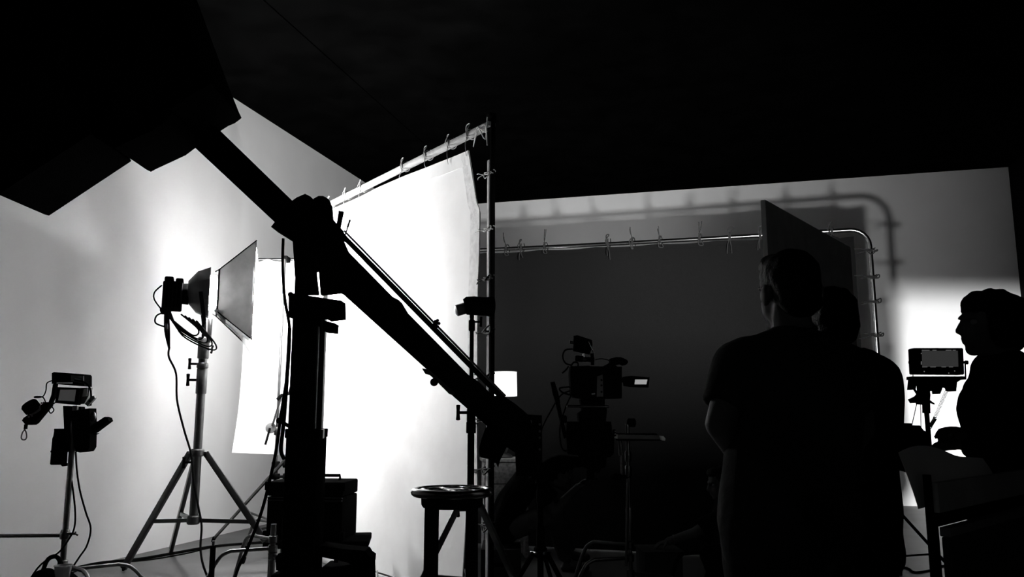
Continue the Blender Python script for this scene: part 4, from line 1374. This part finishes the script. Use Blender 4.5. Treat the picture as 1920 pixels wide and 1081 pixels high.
for c, r in ((P(1152, 677, KD), 0.030), (P(1160, 676, KD), 0.031), (P(1168, 678, KD), 0.028)):
    mb.ball(c, (r * 1.1, r, r * 0.75))
organic(mb, 'furry_microphone', M_CLOTHBLACK, cam_, 0.006, 3, 0.004, 60)
MB().tube([P(1116, 674, KD), P(1128, 672, KD), P(1142, 675, KD)], 0.003, 6, 5).build('microphone_wire', M_CABLE, cam_)
mb = MB().lathe([(0.014, -0.06), (0.018, -0.052), (0.018, -0.02), (0.014, -0.015), (0.014, 0.05)], P(1098, 673, KD), (1, 0, -0.08), 16)
mb.build('shotgun_microphone', M_BLACK, cam_)
MB().lathe([(0.0145, 0.0), (0.0145, 0.026)], P(1091, 673, KD), (1, 0, -0.08), 16).build('microphone_band', M_STEEL, cam_)
# top monitor
mb = MB().prism_px([(1076, 629), (1083, 628), (1110, 637), (1111, 646), (1106, 664), (1075, 657)], KD - 0.01, 0.03)
tm = mb.build('top_monitor', M_MATTE, cam_)
MB().prism_px([(1085, 634), (1106, 641), (1104, 660), (1083, 655)], KD - 0.016, 0.008).build('monitor_back', M_RUBBER, tm)
MB().tube([P(1103, 640, KD - 0.02), P(1113, 661, KD - 0.02)], 0.004, 8).build('monitor_arm', M_CHROME, tm)
MB().cyl(P(1068, 641, KD), P(1075, 642, KD), 0.008).build('monitor_plug', M_STEEL, tm)
MB().cyl(P(1110, 662, KD), P(1111, 684, KD), 0.010).build('monitor_post', M_BLACK, cam_)
MB().cyl(P(1094, 662, KD - 0.01), P(1095, 669, KD - 0.01), 0.006).build('monitor_bolt', M_CHROME, cam_)
# side screen
mb = MB().prism_px([(1168, 706), (1184, 704), (1218, 707), (1216, 726), (1184, 725), (1170, 723)], KD - 0.05, 0.025)
ssn = mb.build('side_screen', M_MATTE, cam_)
MB().prism_px([(1191, 711), (1214, 711), (1212, 720), (1190, 720)], KD - 0.054, 0.006).build('screen_glass', M_BRIGHTSCREEN, ssn, label='bright little screen')
MB().cyl(P(1164, 712, KD - 0.03), P(1172, 712, KD - 0.03), 0.014).build('screen_hinge', M_BLACK, cam_)
for pts in ([P(1074, 654, KD), P(1060, 656, KD), P(1055, 668, KD), P(1060, 680, KD), P(1070, 684, KD)],
            [P(1070, 686, KD - 0.02), P(1076, 679, KD - 0.02), P(1083, 680, KD - 0.02), P(1084, 686, KD - 0.02)],
            [P(1070, 725, KD - 0.03), P(1050, 727, KD - 0.03), P(1054, 735, KD - 0.03), P(1070, 740, KD - 0.03)],
            [P(1066, 686, KD), P(1062, 692, KD), P(1054, 699, KD)]):
    MB().tube(pts, 0.0045, 8, 6).build('wire', M_CABLE, cam_)
tag(MB().tube([P(1069, 732, KD), P(1050, 742, KD + 0.05), P(1030, 775, KD + 0.15), P(1018, 798, KD + 0.3), P(1014, 812, KD + 0.42)], 0.0045, 8, 6).build('camera_cable', M_CABLE, None, P(1014, 812, KD + .42)), 'thin cable running from the cine camera to the crane tail', 'cable')
tag(MB().tube([P(1071, 740, KD), P(1060, 765, KD - 0.02), P(1050, 800, KD - 0.03), P(1052, 835, KD - 0.03), P(1060, 845, KD - 0.02), P(1066, 838, KD - 0.03)], 0.004, 8, 6).build('camera_cable', M_CABLE, None, P(1060, 845, KD)), 'thin cable looping beside the pan handle of the cine camera', 'cable')

# ------------------------------------------------------------------ black tripod below the crane tail
bh = P(1013, 1000, 4.8)
bh.z = 0
ap = P(1013, 1034, 4.8).z
tripod_stand('post_tripod', 'black tripod post standing below the tail of the crane', bh, [bh + V((-0.36, -0.25, 0)), bh + V((0.30, -0.28, 0)), bh + V((0.15, 0.4, 0))], ap, 0.14, 0.018, M_BLACK, M_BLACK, P(1013, 893, 4.8).z, leg_w=0.026,
             sections=((P(1013, 1030, 4.8).z, P(1013, 985, 4.8).z, 0.024), (P(1013, 940, 4.8).z, P(1013, 918, 4.8).z, 0.023)))
# C-stand with the padded arm
gh = P(1182, 1050, 5.4)
gh.z = 0
gz = P(1184, 795, 5.4).z
gs = turtle_stand('arm_stand', 'chrome C-stand with bent legs right of the cine camera', gh, (math.radians(198), math.radians(150), math.radians(330)), gz, 0.013, M_STEEL, leg_len=0.46, z_legs=(P(1110, 1045, 5.4).z, P(1140, 1030, 5.4).z + 0.03, 0.26),
                  sections=((P(1184, 865, 5.4).z, P(1184, 845, 5.4).z, 0.022), (P(1184, 893, 5.4).z, P(1184, 872, 5.4).z, 0.022), (P(1182, 990, 5.4).z, P(1182, 950, 5.4).z, 0.024)))
MB().lathe([(0.016, -0.025), (0.028, -0.02), (0.028, 0.02), (0.016, 0.025)], P(1184, 792, 5.4), (1, 0.3, 0), 18).build('grip_head', M_RUBBER, gs)
MB().cyl(P(1174, 1060, 5.38), P(1177, 905, 5.38), 0.009).build('side_rod', M_STEEL, gs)
mb = MB().box(P(1158, 893, 5.38), (0.05, 0.05, 0.04), None, 0.008)
mb.cyl(P(1146, 894, 5.36), P(1180, 893, 5.4), 0.012)
mb.build('side_clamp', M_BLACK, gs)
MB().tube([P(1160, 826, 5.38), P(1162, 853, 5.38), P(1168, 853, 5.38), P(1165, 826, 5.38)], 0.005, 8).build('wire_fork', M_STEEL, gs)
MB().cyl(P(1165, 853, 5.38), P(1166, 890, 5.38), 0.007).build('fork_rod', M_STEEL, gs)
tray = thing('padded_arm', 'flat ribbed dark arm rest with a pale tip lying across the C-stand', 'arm rest', P(1200, 828, 5.4))
MB().prism_px([(1158, 814), (1237, 816), (1238, 823), (1158, 822)], 5.28, 0.16).build('ribbed_top', M_GREYPL, tray)
MB().prism_px([(1160, 822), (1240, 823), (1240, 826), (1160, 826)], 5.29, 0.14).build('arm_base', M_BLACK, tray)
MB().prism_px([(1236, 816), (1244, 817), (1248, 822), (1247, 826), (1238, 824)], 5.28, 0.16).build('pale_tip', M_WHITEMARK, tray, label='pale rounded tip')
for i in range(12):
    MB().prism_px([(1160 + 6.3 * i, 812.5), (1163 + 6.3 * i, 812.5), (1163 + 6.3 * i, 815.5), (1160 + 6.3 * i, 815.5)], 5.29, 0.14).build('rib', M_BLACK, tray)

# ------------------------------------------------------------------ people


def hand_volume(mb, w, d, palm_n, curl, s, thumb_side):
    """palm, four bent fingers of different length and a thumb from the palm's side"""
    d = d.normalized()
    n = (palm_n - d * palm_n.dot(d)).normalized()
    sd = d.cross(n) * thumb_side
    R = Matrix((sd, d, n)).transposed()
    c = w + d * 0.045 * s
    mb.ball(c, (0.040 * s, 0.050 * s, 0.016 * s), R, 14)
    mb.ball(w + d * 0.01 * s, (0.028 * s, 0.03 * s, 0.019 * s), R, 12)
    for off, ln in ((0.030, 0.074), (0.010, 0.083), (-0.010, 0.076), (-0.029, 0.060)):
        p = w + d * (0.085 if abs(off) < 0.02 else 0.078) * s + sd * off * s
        a = 0.15 + curl * 0.4
        q = p
        dd = d
        for k, fr_ in enumerate((0.45, 0.32, 0.23)):
            ang = a + curl * 0.55 * k
            dd = (d * math.cos(ang) + n * math.sin(ang)).normalized()
            q2 = q + dd * ln * fr_ * s
            mb.capsule(q, q2, (0.0095 - 0.001 * k) * s, (0.0088 - 0.001 * k) * s, seg=8)
            q = q2
    p = w + d * 0.025 * s + sd * 0.030 * s
    t1 = p + (d * 0.55 + sd * 0.75 + n * 0.25).normalized() * 0.038 * s
    t2 = t1 + (d * 0.9 + sd * 0.3 + n * (0.2 + curl * 0.4)).normalized() * 0.032 * s
    mb.capsule(p, t1, 0.014 * s, 0.011 * s, seg=8)
    mb.capsule(t1, t2, 0.0108 * s, 0.009 * s, seg=8)


def person(label, J, fwd, bulk=1.0, shirt=None, trousers=None, sleeve=0.75, hair='short', long_sleeve=False, curl=0.7, palm=None, seed=0.0, facing=None, shirt_len=0.0, head_s=1.0, head_up=None, wf=0.55):
    base = V((J['pelvis'].x, J['pelvis'].y, 0))
    t = thing('person', label, 'person', base)
    f = V(fwd).normalized()
    bf_ = V(facing if facing else fwd).normalized()
    u = V(head_up if head_up else (0, 0, 1)).normalized()
    f = (f - u * f.dot(u)).normalized()
    r = f.cross(u)
    H = J['head']
    hs = head_s

    def hp(x, y, z):
        return H + (r * x + f * y + u * z) * hs
    R = Matrix((r, f, u)).transposed()
    E = lambda b, c, rad: b.ball(hp(*c), tuple(q * hs for q in rad), R, 18)
    B = bulk
    b = MB()
    E(b, (0, -0.008, 0.030), (0.073, 0.094, 0.083))
    E(b, (0, 0.030, -0.035), (0.058, 0.060, 0.078))
    E(b, (0, 0.062, -0.088), (0.030, 0.026, 0.024))
    E(b, (0, 0.020, -0.070), (0.052, 0.060, 0.035))
    b.capsule(hp(0, 0.088, 0.012), hp(0, 0.106, -0.026), 0.009 * hs, 0.013 * hs, 10)
    E(b, (0, 0.088, -0.050), (0.024, 0.012, 0.008))
    E(b, (0, 0.086, -0.064), (0.021, 0.012, 0.008))
    E(b, (0, 0.080, 0.022), (0.050, 0.016, 0.010))
    for s in (-1, 1):
        E(b, (s * 0.074, -0.008, -0.012), (0.012, 0.024, 0.032))
    nb = J['neck']
    b.capsule(nb, hp(0, -0.012, -0.05), 0.060, 0.054)
    ch, wa, pe = J['chest'], J['waist'], J['pelvis']

    def torso(b, inf):
        b.capsule(nb - (nb - ch) * 0.15, ch, 0.075 * B + inf, 0.115 * B + inf)
        b.capsule(ch, wa, 0.115 * B + inf, 0.108 * B + inf)
        b.capsule(wa, pe, 0.108 * B + inf, 0.118 * B + inf)
        mid = (J['sL'] + J['sR']) / 2
        for k_ in ('sL', 'sR'):
            s = J[k_]
            b.capsule(nb, s, 0.055 + inf, 0.058 * B + inf)
            q = ch + (s - mid) * 0.45
            b.capsule(s + (mid - s) * 0.25, q, 0.075 * B + inf, 0.105 * B + inf)
            b.capsule(q, wa + (J['h' + k_[1]] - pe) * wf, 0.100 * B + inf, 0.098 * B + inf)
            b.capsule(wa + (J['h' + k_[1]] - pe) * wf, J['h' + k_[1]], 0.098 * B + inf, 0.100 * B + inf)
    torso(b, 0.0)
    for k_ in 'LR':
        b.capsule(J['s' + k_], J['e' + k_], 0.052 * B, 0.041)
        b.capsule(J['e' + k_], J['w' + k_], 0.042, 0.029)
        b.capsule(J['h' + k_], J['k' + k_], 0.088 * B, 0.060)
        b.capsule(J['k' + k_], J['a' + k_], 0.058, 0.038)
        b.capsule(J['a' + k_] - UPZ * 0.02, J['t' + k_], 0.036, 0.028)
        d = (J['w' + k_] - J['e' + k_]).normalized()
        pn = V(palm[k_]) if palm and k_ in palm else (V((0, 0, -1)) if abs(d.z) < 0.8 else bf_)
        hand_volume(b, J['w' + k_], V(J['d' + k_]) if 'd' + k_ in J else d, pn, curl, 0.95, 1 if k_ == 'L' else -1)
    organic(b, 'body', M_SKIN, t, 0.0065, 3)
    for s in (-1, 1):
        MB().ball(hp(s * 0.031, 0.068, 0.002), 0.0115 * hs, seg=12).build('eye', M_EYE, t)
    # shirt
    sm = shirt or M_SHIRT
    b = MB()
    torso(b, 0.016)
    b.capsule(nb - UPZ * 0.005, nb - UPZ * 0.02, 0.066, 0.07)
    if shirt_len:
        for k_ in 'LR':
            h_ = J['h' + k_]
            b.capsule(h_ + (J['w' + 'L'] - J['wL']), h_ + (J['k' + k_] - h_).normalized() * shirt_len, 0.108 * B, 0.108 * B)
        b.capsule(pe, pe - UPZ * shirt_len * 0.9, 0.125 * B, 0.125 * B)
    for k_ in 'LR':
        s, e, w_ = J['s' + k_], J['e' + k_], J['w' + k_]
        if long_sleeve:
            b.capsule(s, e, 0.074 * B, 0.060)
            b.capsule(e, e + (w_ - e) * 0.9, 0.060, 0.042)
        else:
            q = s + (e - s) * sleeve
            b.ball(s, 0.072 * B)
            b.cyl(s, q, 0.072 * B, 0.068, 18)
    organic(b, 'shirt', sm, t, 0.011, 4, 0.016, 9.0, seed, 0.6)
    # trousers
    b = MB()
    b.capsule(wa + (pe - wa) * 0.6, pe, 0.118 * B, 0.126 * B)
    for k_ in 'LR':
        h_, k2, a_ = J['h' + k_], J['k' + k_], J['a' + k_]
        b.capsule(pe + (h_ - pe) * 0.6, h_, 0.115 * B, 0.108 * B)
        b.capsule(h_, k2, 0.106 * B, 0.076)
        b.ball(k2, 0.076)
        b.cyl(k2, a_ + (k2 - a_) * 0.12, 0.076, 0.060, 16)
    organic(b, 'trousers', trousers or M_TROUSER, t, 0.012, 4, 0.014, 10.0, seed + 3, 0.7)
    for k_ in 'LR':
        b = MB()
        a_, o_ = J['a' + k_], J['t' + k_]
        hl = a_ + (a_ - o_).normalized() * 0.02
        zf = max(0.03, min(o_.z, a_.z - 0.04))
        b.capsule(V((hl.x, hl.y, a_.z - 0.055)), V((o_.x, o_.y, o_.z)), 0.038, 0.034)
        b.capsule(a_ - UPZ * 0.015, a_ - UPZ * 0.05, 0.044, 0.042)
        organic(b, 'shoe', M_SHOE, t, 0.009, 4)
    # hair
    b = MB()
    E(b, (0, -0.018, 0.042), (0.080, 0.096, 0.080))
    E(b, (0, -0.045, 0.005), (0.076, 0.068, 0.072))
    if hair == 'short':
        E(b, (0, -0.062, -0.025), (0.068, 0.042, 0.055))
        E(b, (0, 0.040, 0.085), (0.060, 0.048, 0.034))
    elif hair == 'crop':
        E(b, (0, 0.030, 0.085), (0.062, 0.050, 0.032))
        E(b, (0, -0.06, -0.03), (0.066, 0.04, 0.05))
    else:
        E(b, (0, 0.032, 0.058), (0.068, 0.056, 0.056))
        E(b, (0, -0.05, 0.0), (0.092, 0.085, 0.105))
        E(b, (0, -0.085, 0.01), (0.07, 0.07, 0.085))
        for s in (-1, 1):
            E(b, (s * 0.072, -0.01, -0.01), (0.022, 0.055, 0.085))
    organic(b, 'hair', M_HAIR, t, 0.008, 3, 0.006, 40, seed)
    return t


def legs(J, hipL, hipR, d, fwd, kz=0.48):
    f = V(fwd)
    for k_, h_ in (('L', hipL), ('R', hipR)):
        J['h' + k_] = h_
        J['k' + k_] = V((h_.x, h_.y, kz)) + f * 0.03
        J['a' + k_] = V((h_.x, h_.y, 0.085)) - f * 0.01
        J['t' + k_] = V((h_.x, h_.y, 0.036)) + f * 0.16


# person standing in front, back to us, face turned a little to the left
m1 = 2.3
J = dict(head=P(1476, 548, m1), neck=P(1487, 650, m1), sL=P(1384, 690, m1), sR=P(1588, 694, m1), eL=P(1350, 794, m1 - 0.03), eR=P(1612, 800, m1),
         wL=P(1392, 868, m1 + 0.14), wR=P(1575, 870, m1 + 0.16), chest=P(1488, 735, m1 + 0.02), waist=P(1482, 850, m1 + 0.02), pelvis=P(1478, 950, m1))
legs(J, P(1432, 985, m1), P(1530, 985, m1), m1, (0, 1, 0))
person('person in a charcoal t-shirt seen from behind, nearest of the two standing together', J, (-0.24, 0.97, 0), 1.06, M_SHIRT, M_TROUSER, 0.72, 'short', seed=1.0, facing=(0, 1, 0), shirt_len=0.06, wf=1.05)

# second person close behind to the right
m2 = 2.68
J = dict(head=P(1556, 606, m2), neck=P(1562, 680, m2), sL=P(1470, 708, m2), sR=P(1645, 706, m2), eL=P(1462, 810, m2), eR=P(1654, 812, m2 - 0.02),
         wL=P(1500, 880, m2 + 0.16), wR=P(1622, 880, m2 + 0.16), chest=P(1562, 745, m2 + 0.01), waist=P(1572, 850, m2), pelvis=P(1582, 930, m2))
legs(J, P(1545, 968, m2), P(1618, 968, m2), m2, (0, 1, 0))
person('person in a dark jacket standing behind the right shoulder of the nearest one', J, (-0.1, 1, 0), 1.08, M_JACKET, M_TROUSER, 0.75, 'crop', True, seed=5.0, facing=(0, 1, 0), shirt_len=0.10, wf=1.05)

# person in profile at the right edge, looking left
m3 = 2.72
J = dict(head=P(1856, 606, m3), neck=P(1880, 690, m3), sL=P(1868, 742, m3 - 0.16), sR=P(1878, 735, m3 + 0.17), eL=P(1868, 848, m3 - 0.16), eR=P(1856, 850, m3 + 0.10),
         wL=P(1822, 838, m3 - 0.10), wR=P(1815, 822, m3 + 0.05), chest=P(1882, 770, m3), waist=P(1905, 870, m3), pelvis=P(1915, 940, m3))
legs(J, V((J['pelvis'].x, m3 - 0.09, J['pelvis'].z - 0.05)), V((J['pelvis'].x, m3 + 0.09, J['pelvis'].z - 0.05)), m3, (-1, 0, 0))
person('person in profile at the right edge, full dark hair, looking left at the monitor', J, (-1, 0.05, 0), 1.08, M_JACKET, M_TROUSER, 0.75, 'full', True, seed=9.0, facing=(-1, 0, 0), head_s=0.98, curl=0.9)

# person sitting low and bent forward behind the cine camera
m4 = 6.5
J = dict(head=P(1052, 890, m4), neck=P(1020, 885, m4), sL=P(1006, 905, m4 - 0.17), sR=P(1006, 900, m4 + 0.17), eL=P(1040, 960, m4 - 0.2), eR=P(1046, 950, m4 + 0.2),
         wL=P(1074, 925, m4 - 0.12), wR=P(1084, 912, m4 + 0.10), chest=P(990, 902, m4), waist=P(962, 935, m4), pelvis=P(945, 985, m4))
J['hL'], J['hR'] = P(948, 992, m4 - 0.10), P(948, 992, m4 + 0.10)
J['kL'], J['kR'] = P(1036, 962, m4 - 0.14), P(1046, 960, m4 + 0.14)
J['aL'], J['aR'] = G(1062, 1066) + V((0, -0.1, 0.085)), G(1070, 1058) + V((0, 0.15, 0.085))
J['tL'], J['tR'] = J['aL'] + V((0.15, -0.02, -0.05)), J['aR'] + V((0.15, 0.0, -0.05))
person('person in grey jeans crouching bent forward behind the cine camera', J, (1, 0.0, -0.25), 0.95, M_JACKET, M_JEANS, 0.7, 'short', seed=13.0, facing=(1, 0, 0), head_up=(0.25, 0, 1))
ab = thing('apple_box', 'low dark wooden box the crouching person sits on', 'box', V((J['pelvis'].x, m4, 0)))
zb0 = J['pelvis'].z - 0.14
MB().box((J['pelvis'].x - 0.02, m4, zb0 / 2), (0.30, 0.48, zb0), 0, 0.008).build('box_body', M_DARKCARD, ab)
MB().box((J['pelvis'].x - 0.02, m4 - 0.242, zb0 * 0.6), (0.12, 0.006, 0.03), 0, 0.002).build('hand_slot', M_BLACK, ab)

# person kneeling at the right, arm stretched to the box; mostly behind the nearest person
m5 = 6.05
boxz = G(1235, 1018, 0.0)
bxd = 6.0
zbx = P(1235, 1022, bxd).z
J = dict(head=P(1352, 905, m5), neck=P(1362, 940, m5), sL=P(1352, 968, m5 - 0.17), sR=P(1372, 955, m5 + 0.17), eL=P(1302, 1000, m5 - 0.14), eR=P(1400, 1010, m5 + 0.14),
         wL=P(1254, 1014, bxd - 0.02), wR=P(1372, 1040, m5 + 0.1), chest=P(1375, 985, m5), waist=P(1400, 1020, m5), pelvis=P(1425, 1052, m5))
J['dL'] = V((-1, -0.1, -0.25))
J['hL'], J['hR'] = P(1425, 1056, m5 - 0.10), P(1425, 1056, m5 + 0.10)
J['kL'] = J['hL'] + V((-0.36, -0.03, 0.0))
J['kL'].z = 0.30
J['kR'] = J['hR'] + V((-0.32, 0.08, 0))
J['kR'].z = 0.085
J['aL'] = J['kL'] + V((0.06, 0, 0))
J['aL'].z = 0.085
J['aR'] = J['kR'] + V((0.42, 0, 0))
J['aR'].z = 0.08
J['tL'] = J['aL'] + V((-0.14, 0, -0.05))
J['tR'] = J['aR'] + V((0.10, 0, -0.03))
pm = person('person crouching low with one arm stretched left onto a dark box', J, (-1, -0.1, -0.2), 0.92, M_JACKET, M_TROUSER, 0.7, 'short', False, 0.85, {'L': (0, 0, -1)}, seed=17.0, facing=(-1, 0, 0), head_up=(-0.2, 0, 1))
MB().tube([J['wL'] + (J['eL'] - J['wL']).normalized() * 0.035 + V((0, 0.033 * math.cos(a), 0.033 * math.sin(a))) for a in [i * 2 * PI / 14 for i in range(14)]], 0.004, 8, closed=True).build('bracelet', M_STEEL, pm)
gb = thing('grip_box', 'dark box under the hand of the crouching person at the right', 'box', V((P(1235, 1040, bxd).x, bxd, 0)))
gx = P(1236, 1040, bxd).x
zt_ = zbx - 0.03
MB().box((gx, bxd + 0.02, zt_ / 2), (0.27, 0.30, zt_), 0.05, 0.008).build('box_body', M_DARKCARD, gb)
MB().box((gx, bxd + 0.02, zt_ + 0.006), (0.29, 0.32, 0.012), 0.05, 0.004).build('box_lid', M_DARKCARD, gb)
# low side stand: bent leg right of that box
lh = P(1300, 1040, 5.7)
lh.z = 0
turtle_stand('spare_stand', 'folded dark stand foot at the floor right of the dark box', V((P(1330, 1040, 5.6).x, 5.6, 0)), (math.radians(200), math.radians(320), math.radians(80)), 0.55, 0.014, M_BLACK, leg_len=0.36, z_legs=(0.36, 0.32, 0.28))

# ------------------------------------------------------------------ director's monitor on its stand
RD = 3.2
km3 = px_m(RD)
mh = P(1737, 760, RD + 0.03)
ms = thing('monitor_stand', 'black stand with bracket plate under the large monitor', 'stand', V((mh.x, mh.y, 0)))
MB().prism_px([(1711, 705), (1812, 705), (1812, 711), (1803, 711), (1795, 716), (1793, 733), (1788, 733), (1783, 726), (1768, 725), (1766, 731), (1764, 736), (1763, 738), (1760, 738), (1759, 732), (1750, 732), (1746, 724), (1742, 724), (1742, 711), (1738, 711), (1738, 718), (1733, 718), (1719, 718), (1717, 730), (1712, 730), (1714, 711), (1711, 711)], RD, 0.05).build('bracket_plate', M_BLACK, ms)
MB().tube([P(1714, 729, RD + 0.02), P(1722, 741, RD + 0.02), P(1727, 746, RD + 0.02)], 0.005, 8, 4).build('side_wire', M_CABLE, ms)
mb = MB().prism_px([(1732, 716), (1742, 716), (1745, 740), (1744, 750), (1743, 758), (1731, 757), (1731, 752), (1720, 755), (1716, 748), (1728, 742), (1733, 736)], RD, 0.06)
mb.build('clamp_head', M_BLACK, ms)
MB().tube([P(1743, 752, RD), P(1752, 757, RD)], [0.006, 0.003], 8).build('clamp_lever', M_BLACK, ms)
MB().cyl(P(1737, 774, RD + 0.03), P(1736.5, 755, RD + 0.03), 0.015).build('collar', M_BLACK, ms)
MB().cyl(V((mh.x, mh.y, 0.3)), P(1736.5, 760, RD + 0.03), 0.0095).build('pole', M_BLACK, ms)
for a in (0.35, 1.9, 3.5):
    MB().cyl(V((mh.x, mh.y, 0.55)), V((mh.x + 0.42 * math.cos(a), mh.y + 0.42 * math.sin(a), 0.012)), 0.010).build('leg', M_BLACK, ms)
mon = thing('monitor', 'black production monitor with grey picture on the stand before the bright wall', 'monitor', P(1760, 704, RD))
MB().prism_px([(1712, 654), (1714, 652), (1804, 652), (1806, 654), (1808, 700), (1806, 702), (1716, 701), (1714, 699)], RD - 0.03, 0.04).build('monitor_case', M_BLACK, mon)
scn = MB().prism_px([(1729, 657), (1796, 657), (1797, 687), (1730, 687)], RD - 0.033, 0.005).build('screen', mat('lit_production_screen', 0.03, 0.3, var=0.1, scale=9, emit=0.03), mon)
for (x0, x1, y) in ((1729, 1743, 656), (1749, 1756, 656), (1774, 1784, 656), (1787, 1792, 656), (1730, 1739, 687.5), (1745, 1755, 687.5), (1766, 1774, 687.5), (1780, 1787, 687.5)):
    MB().prism_px([(x0, y - 0.5), (x1, y - 0.5), (x1, y + 0.5), (x0, y + 0.5)], RD - 0.034, 0.003).build('readout', mat('screen_readout', 0.3, 0.5, emit=0.12), mon)
for y0, y1 in ((677, 683), (661, 663)):
    MB().prism_px([(1727.5, y0), (1728.5, y0), (1728.5, y1), (1727.5, y1)], RD - 0.034, 0.003).build('readout', mat('screen_readout', 0.3), mon)
for q in ((1733, 696), (1779, 699), (1790, 695)):
    MB().ball(P(q[0], q[1], RD - 0.032), 0.0022, seg=8).build('indicator', mat('screen_readout', 0.3), mon)
for s, x, x2 in ((-1, 1710, 1704), (1, 1809, 1815)):
    mb = MB().cyl(P(1712 if s < 0 else 1806, 679, RD), P(x, 679, RD), 0.005)
    mb.lathe([(0.004, 0), (0.008, 0.002), (0.008, 0.011), (0.004, 0.013)], P(x, 679, RD), (s, 0, 0), 12)
    mb.build('tilt_knob', M_BLACK, mon)
MB().tube([P(1809.5, 678, RD), P(1810.5, 706, RD)], 0.003, 8).build('bracket_arm', M_BLACK, mon)
MB().tube([P(1711, 678, RD), P(1712, 706, RD)], 0.002, 8).build('bracket_arm', M_STEEL, mon)
co = []
pa, pb = P(1777, 728, RD - 0.02), P(1752, 784, RD - 0.04)
ax_ = (pb - pa)
x_, y_, z_ = frame(ax_)
N_ = 24
for i in range(N_ * 10):
    a = 2 * PI * i / 10
    co.append(pa + ax_ * (i / (N_ * 10)) + (x_ * math.cos(a) + y_ * math.sin(a)) * 0.006)
tag(MB().tube(co, 0.0009, 5).build('coiled_cord', M_CABLE, None, pb), 'thin coiled cord hanging below the large monitor', 'cord')
co = []
pa, pb = P(1754, 783, RD - 0.04), P(1743, 801, RD - 0.03)
ax_ = pb - pa
for i in range(90):
    a = 2 * PI * i / 10
    co.append(pa + ax_ * (i / 90) + (x_ * math.cos(a) + y_ * math.sin(a)) * 0.006)
tag(MB().tube(co, 0.002, 6).build('coiled_cord', M_CABLE, None, pb), 'thick tight end of the coiled cord beside the monitor stand pole', 'cord')
sbag = thing('hanging_bag', 'black bag hung by two thin straps from the monitor stand', 'bag', P(1712, 890, RD))
mb = MB().prism_px([(1680, 865), (1694, 838), (1700, 814), (1709, 800), (1710, 793), (1712, 805), (1717, 803), (1725, 797), (1732, 806), (1742, 812), (1745, 850), (1745, 890), (1722, 888), (1690, 880)], RD - 0.03, 0.10)
mb.build('bag_body', M_CLOTHBLACK, sbag)
for pts in ([P(1719, 756, RD + 0.02), P(1710, 796, RD + 0.01)], [P(1726, 757, RD + 0.02), P(1727, 802, RD + 0.01)]):
    MB().tube(pts, 0.0016, 6).build('strap', M_CABLE, sbag)
MB().ball(P(1731, 807, RD - 0.035), 0.003, seg=8).build('snap', M_CHROME, sbag)
# slanted legs of a far stand, seen below the bag
fh = P(1672, 960, 6.4)
fh.z = 0
tripod_stand('far_stand', 'thin black tripod stand whose slanting leg shows under the hanging bag', fh, [fh + V((0.46, -0.1, 0)), fh + V((-0.3, 0.3, 0)), fh + V((-0.2, -0.35, 0))], P(1672, 955, 6.4).z, 0.2, 0.013, M_BLACK, M_BLACK, 1.3, leg_w=0.022)
g0 = G(1690, 1062)
tag(MB().tube([G(1660, 1058, 0.008), G(1700, 1064, 0.008), G(1715, 1072, 0.008), G(1745, 1068, 0.008), G(1770, 1060, 0.008), G(1800, 1066, 0.008)], 0.008, 8, 6).build('floor_cable', M_CABLE, None, g0), 'black cable winding over the floor under the hanging bag', 'cable')

# ------------------------------------------------------------------ cart with boxes and paper at the lower right
C0 = P(1742, 900, 2.0)
cd_ = V((1, 0.95, 0)).normalized()
cn_ = V((cd_.y, -cd_.x, 0))
ang = math.atan2(cd_.y, cd_.x)


def cart(a, b, z):
    return V((C0.x, C0.y, 0)) + cd_ * a + cn_ * (-b) + UPZ * z


zb1, zb2 = P(1757, 962, 2.0).z, P(1742, 905, 2.0).z
zs_ = P(1765, 988, 2.0).z
ct = thing('cart', 'dark tube-framed cart holding upright boards at the lower right corner', 'cart', cart(0.35, -0.2, 0))
for a in (-0.012, 0.86):
    for b in (0.0, -0.42):
        MB().cyl(cart(a, b, 0.0), cart(a, b, zb2 + 0.02), 0.0095, seg=12).build('post', M_BLACK, ct)
for z in (0.25, zs_ - 0.20):
    MB().box(cart(0.424, -0.21, z), (0.89, 0.44, 0.02), ang, 0.004).build('shelf', M_BLACK, ct)
bx2 = thing('flat_board', 'lower dark board with a paler top strip standing in the cart', 'board', cart(0.42, -0.02, zs_ - 0.19))
MB().box(cart(0.42, -0.02, zs_ - 0.105), (0.80, 0.02, 0.165), ang, 0.004).build('board_face', M_DARKCARD, bx2)
MB().box(cart(0.42, -0.02, zs_ - 0.011), (0.80, 0.026, 0.022), ang, 0.003).build('top_strip', mat('faded_card', 0.12, 0.9), bx2)
bx1 = thing('flat_board', 'upper brown card board standing in the cart below the curled paper', 'board', cart(0.42, 0.0, zs_))
MB().box(cart(0.42, 0.0, (zs_ + zb1) / 2), (0.79, 0.014, zb1 - zs_), ang, 0.002).build('board_foot', M_BLACK, bx1)
MB().box(cart(0.43, -0.004, (zb1 + zb2) / 2), (0.82, 0.016, zb2 - zb1), ang, 0.003).build('board_face', M_CARD, bx1)
zp0, zp1 = P(1720, 848, 2.0).z, P(1900, 862, 2.3).z


def pap(u, v):
    a = -0.035 + 0.60 * u - 0.025 * (v - 0.3)
    zt = zp0 + (zp1 - zp0) * u + 0.03 * math.sin(PI * min(1.0, u * 1.7)) * (1 - u)
    z = zb2 - 0.06 + (zt - zb2 + 0.06) * v
    return cart(a, 0.02 + 0.02 * v * v + 0.008 * math.sin(5 * u + 2 * v), z)


ps = MB().sheet(pap, 16, 12, 0.0012, cn_).build('paper_sheet', M_PAPER, None, cart(0.3, 0.2, zb2 + 0.01))
tag(ps, 'large pale paper sheet curling up behind the boards in the cart', 'paper')
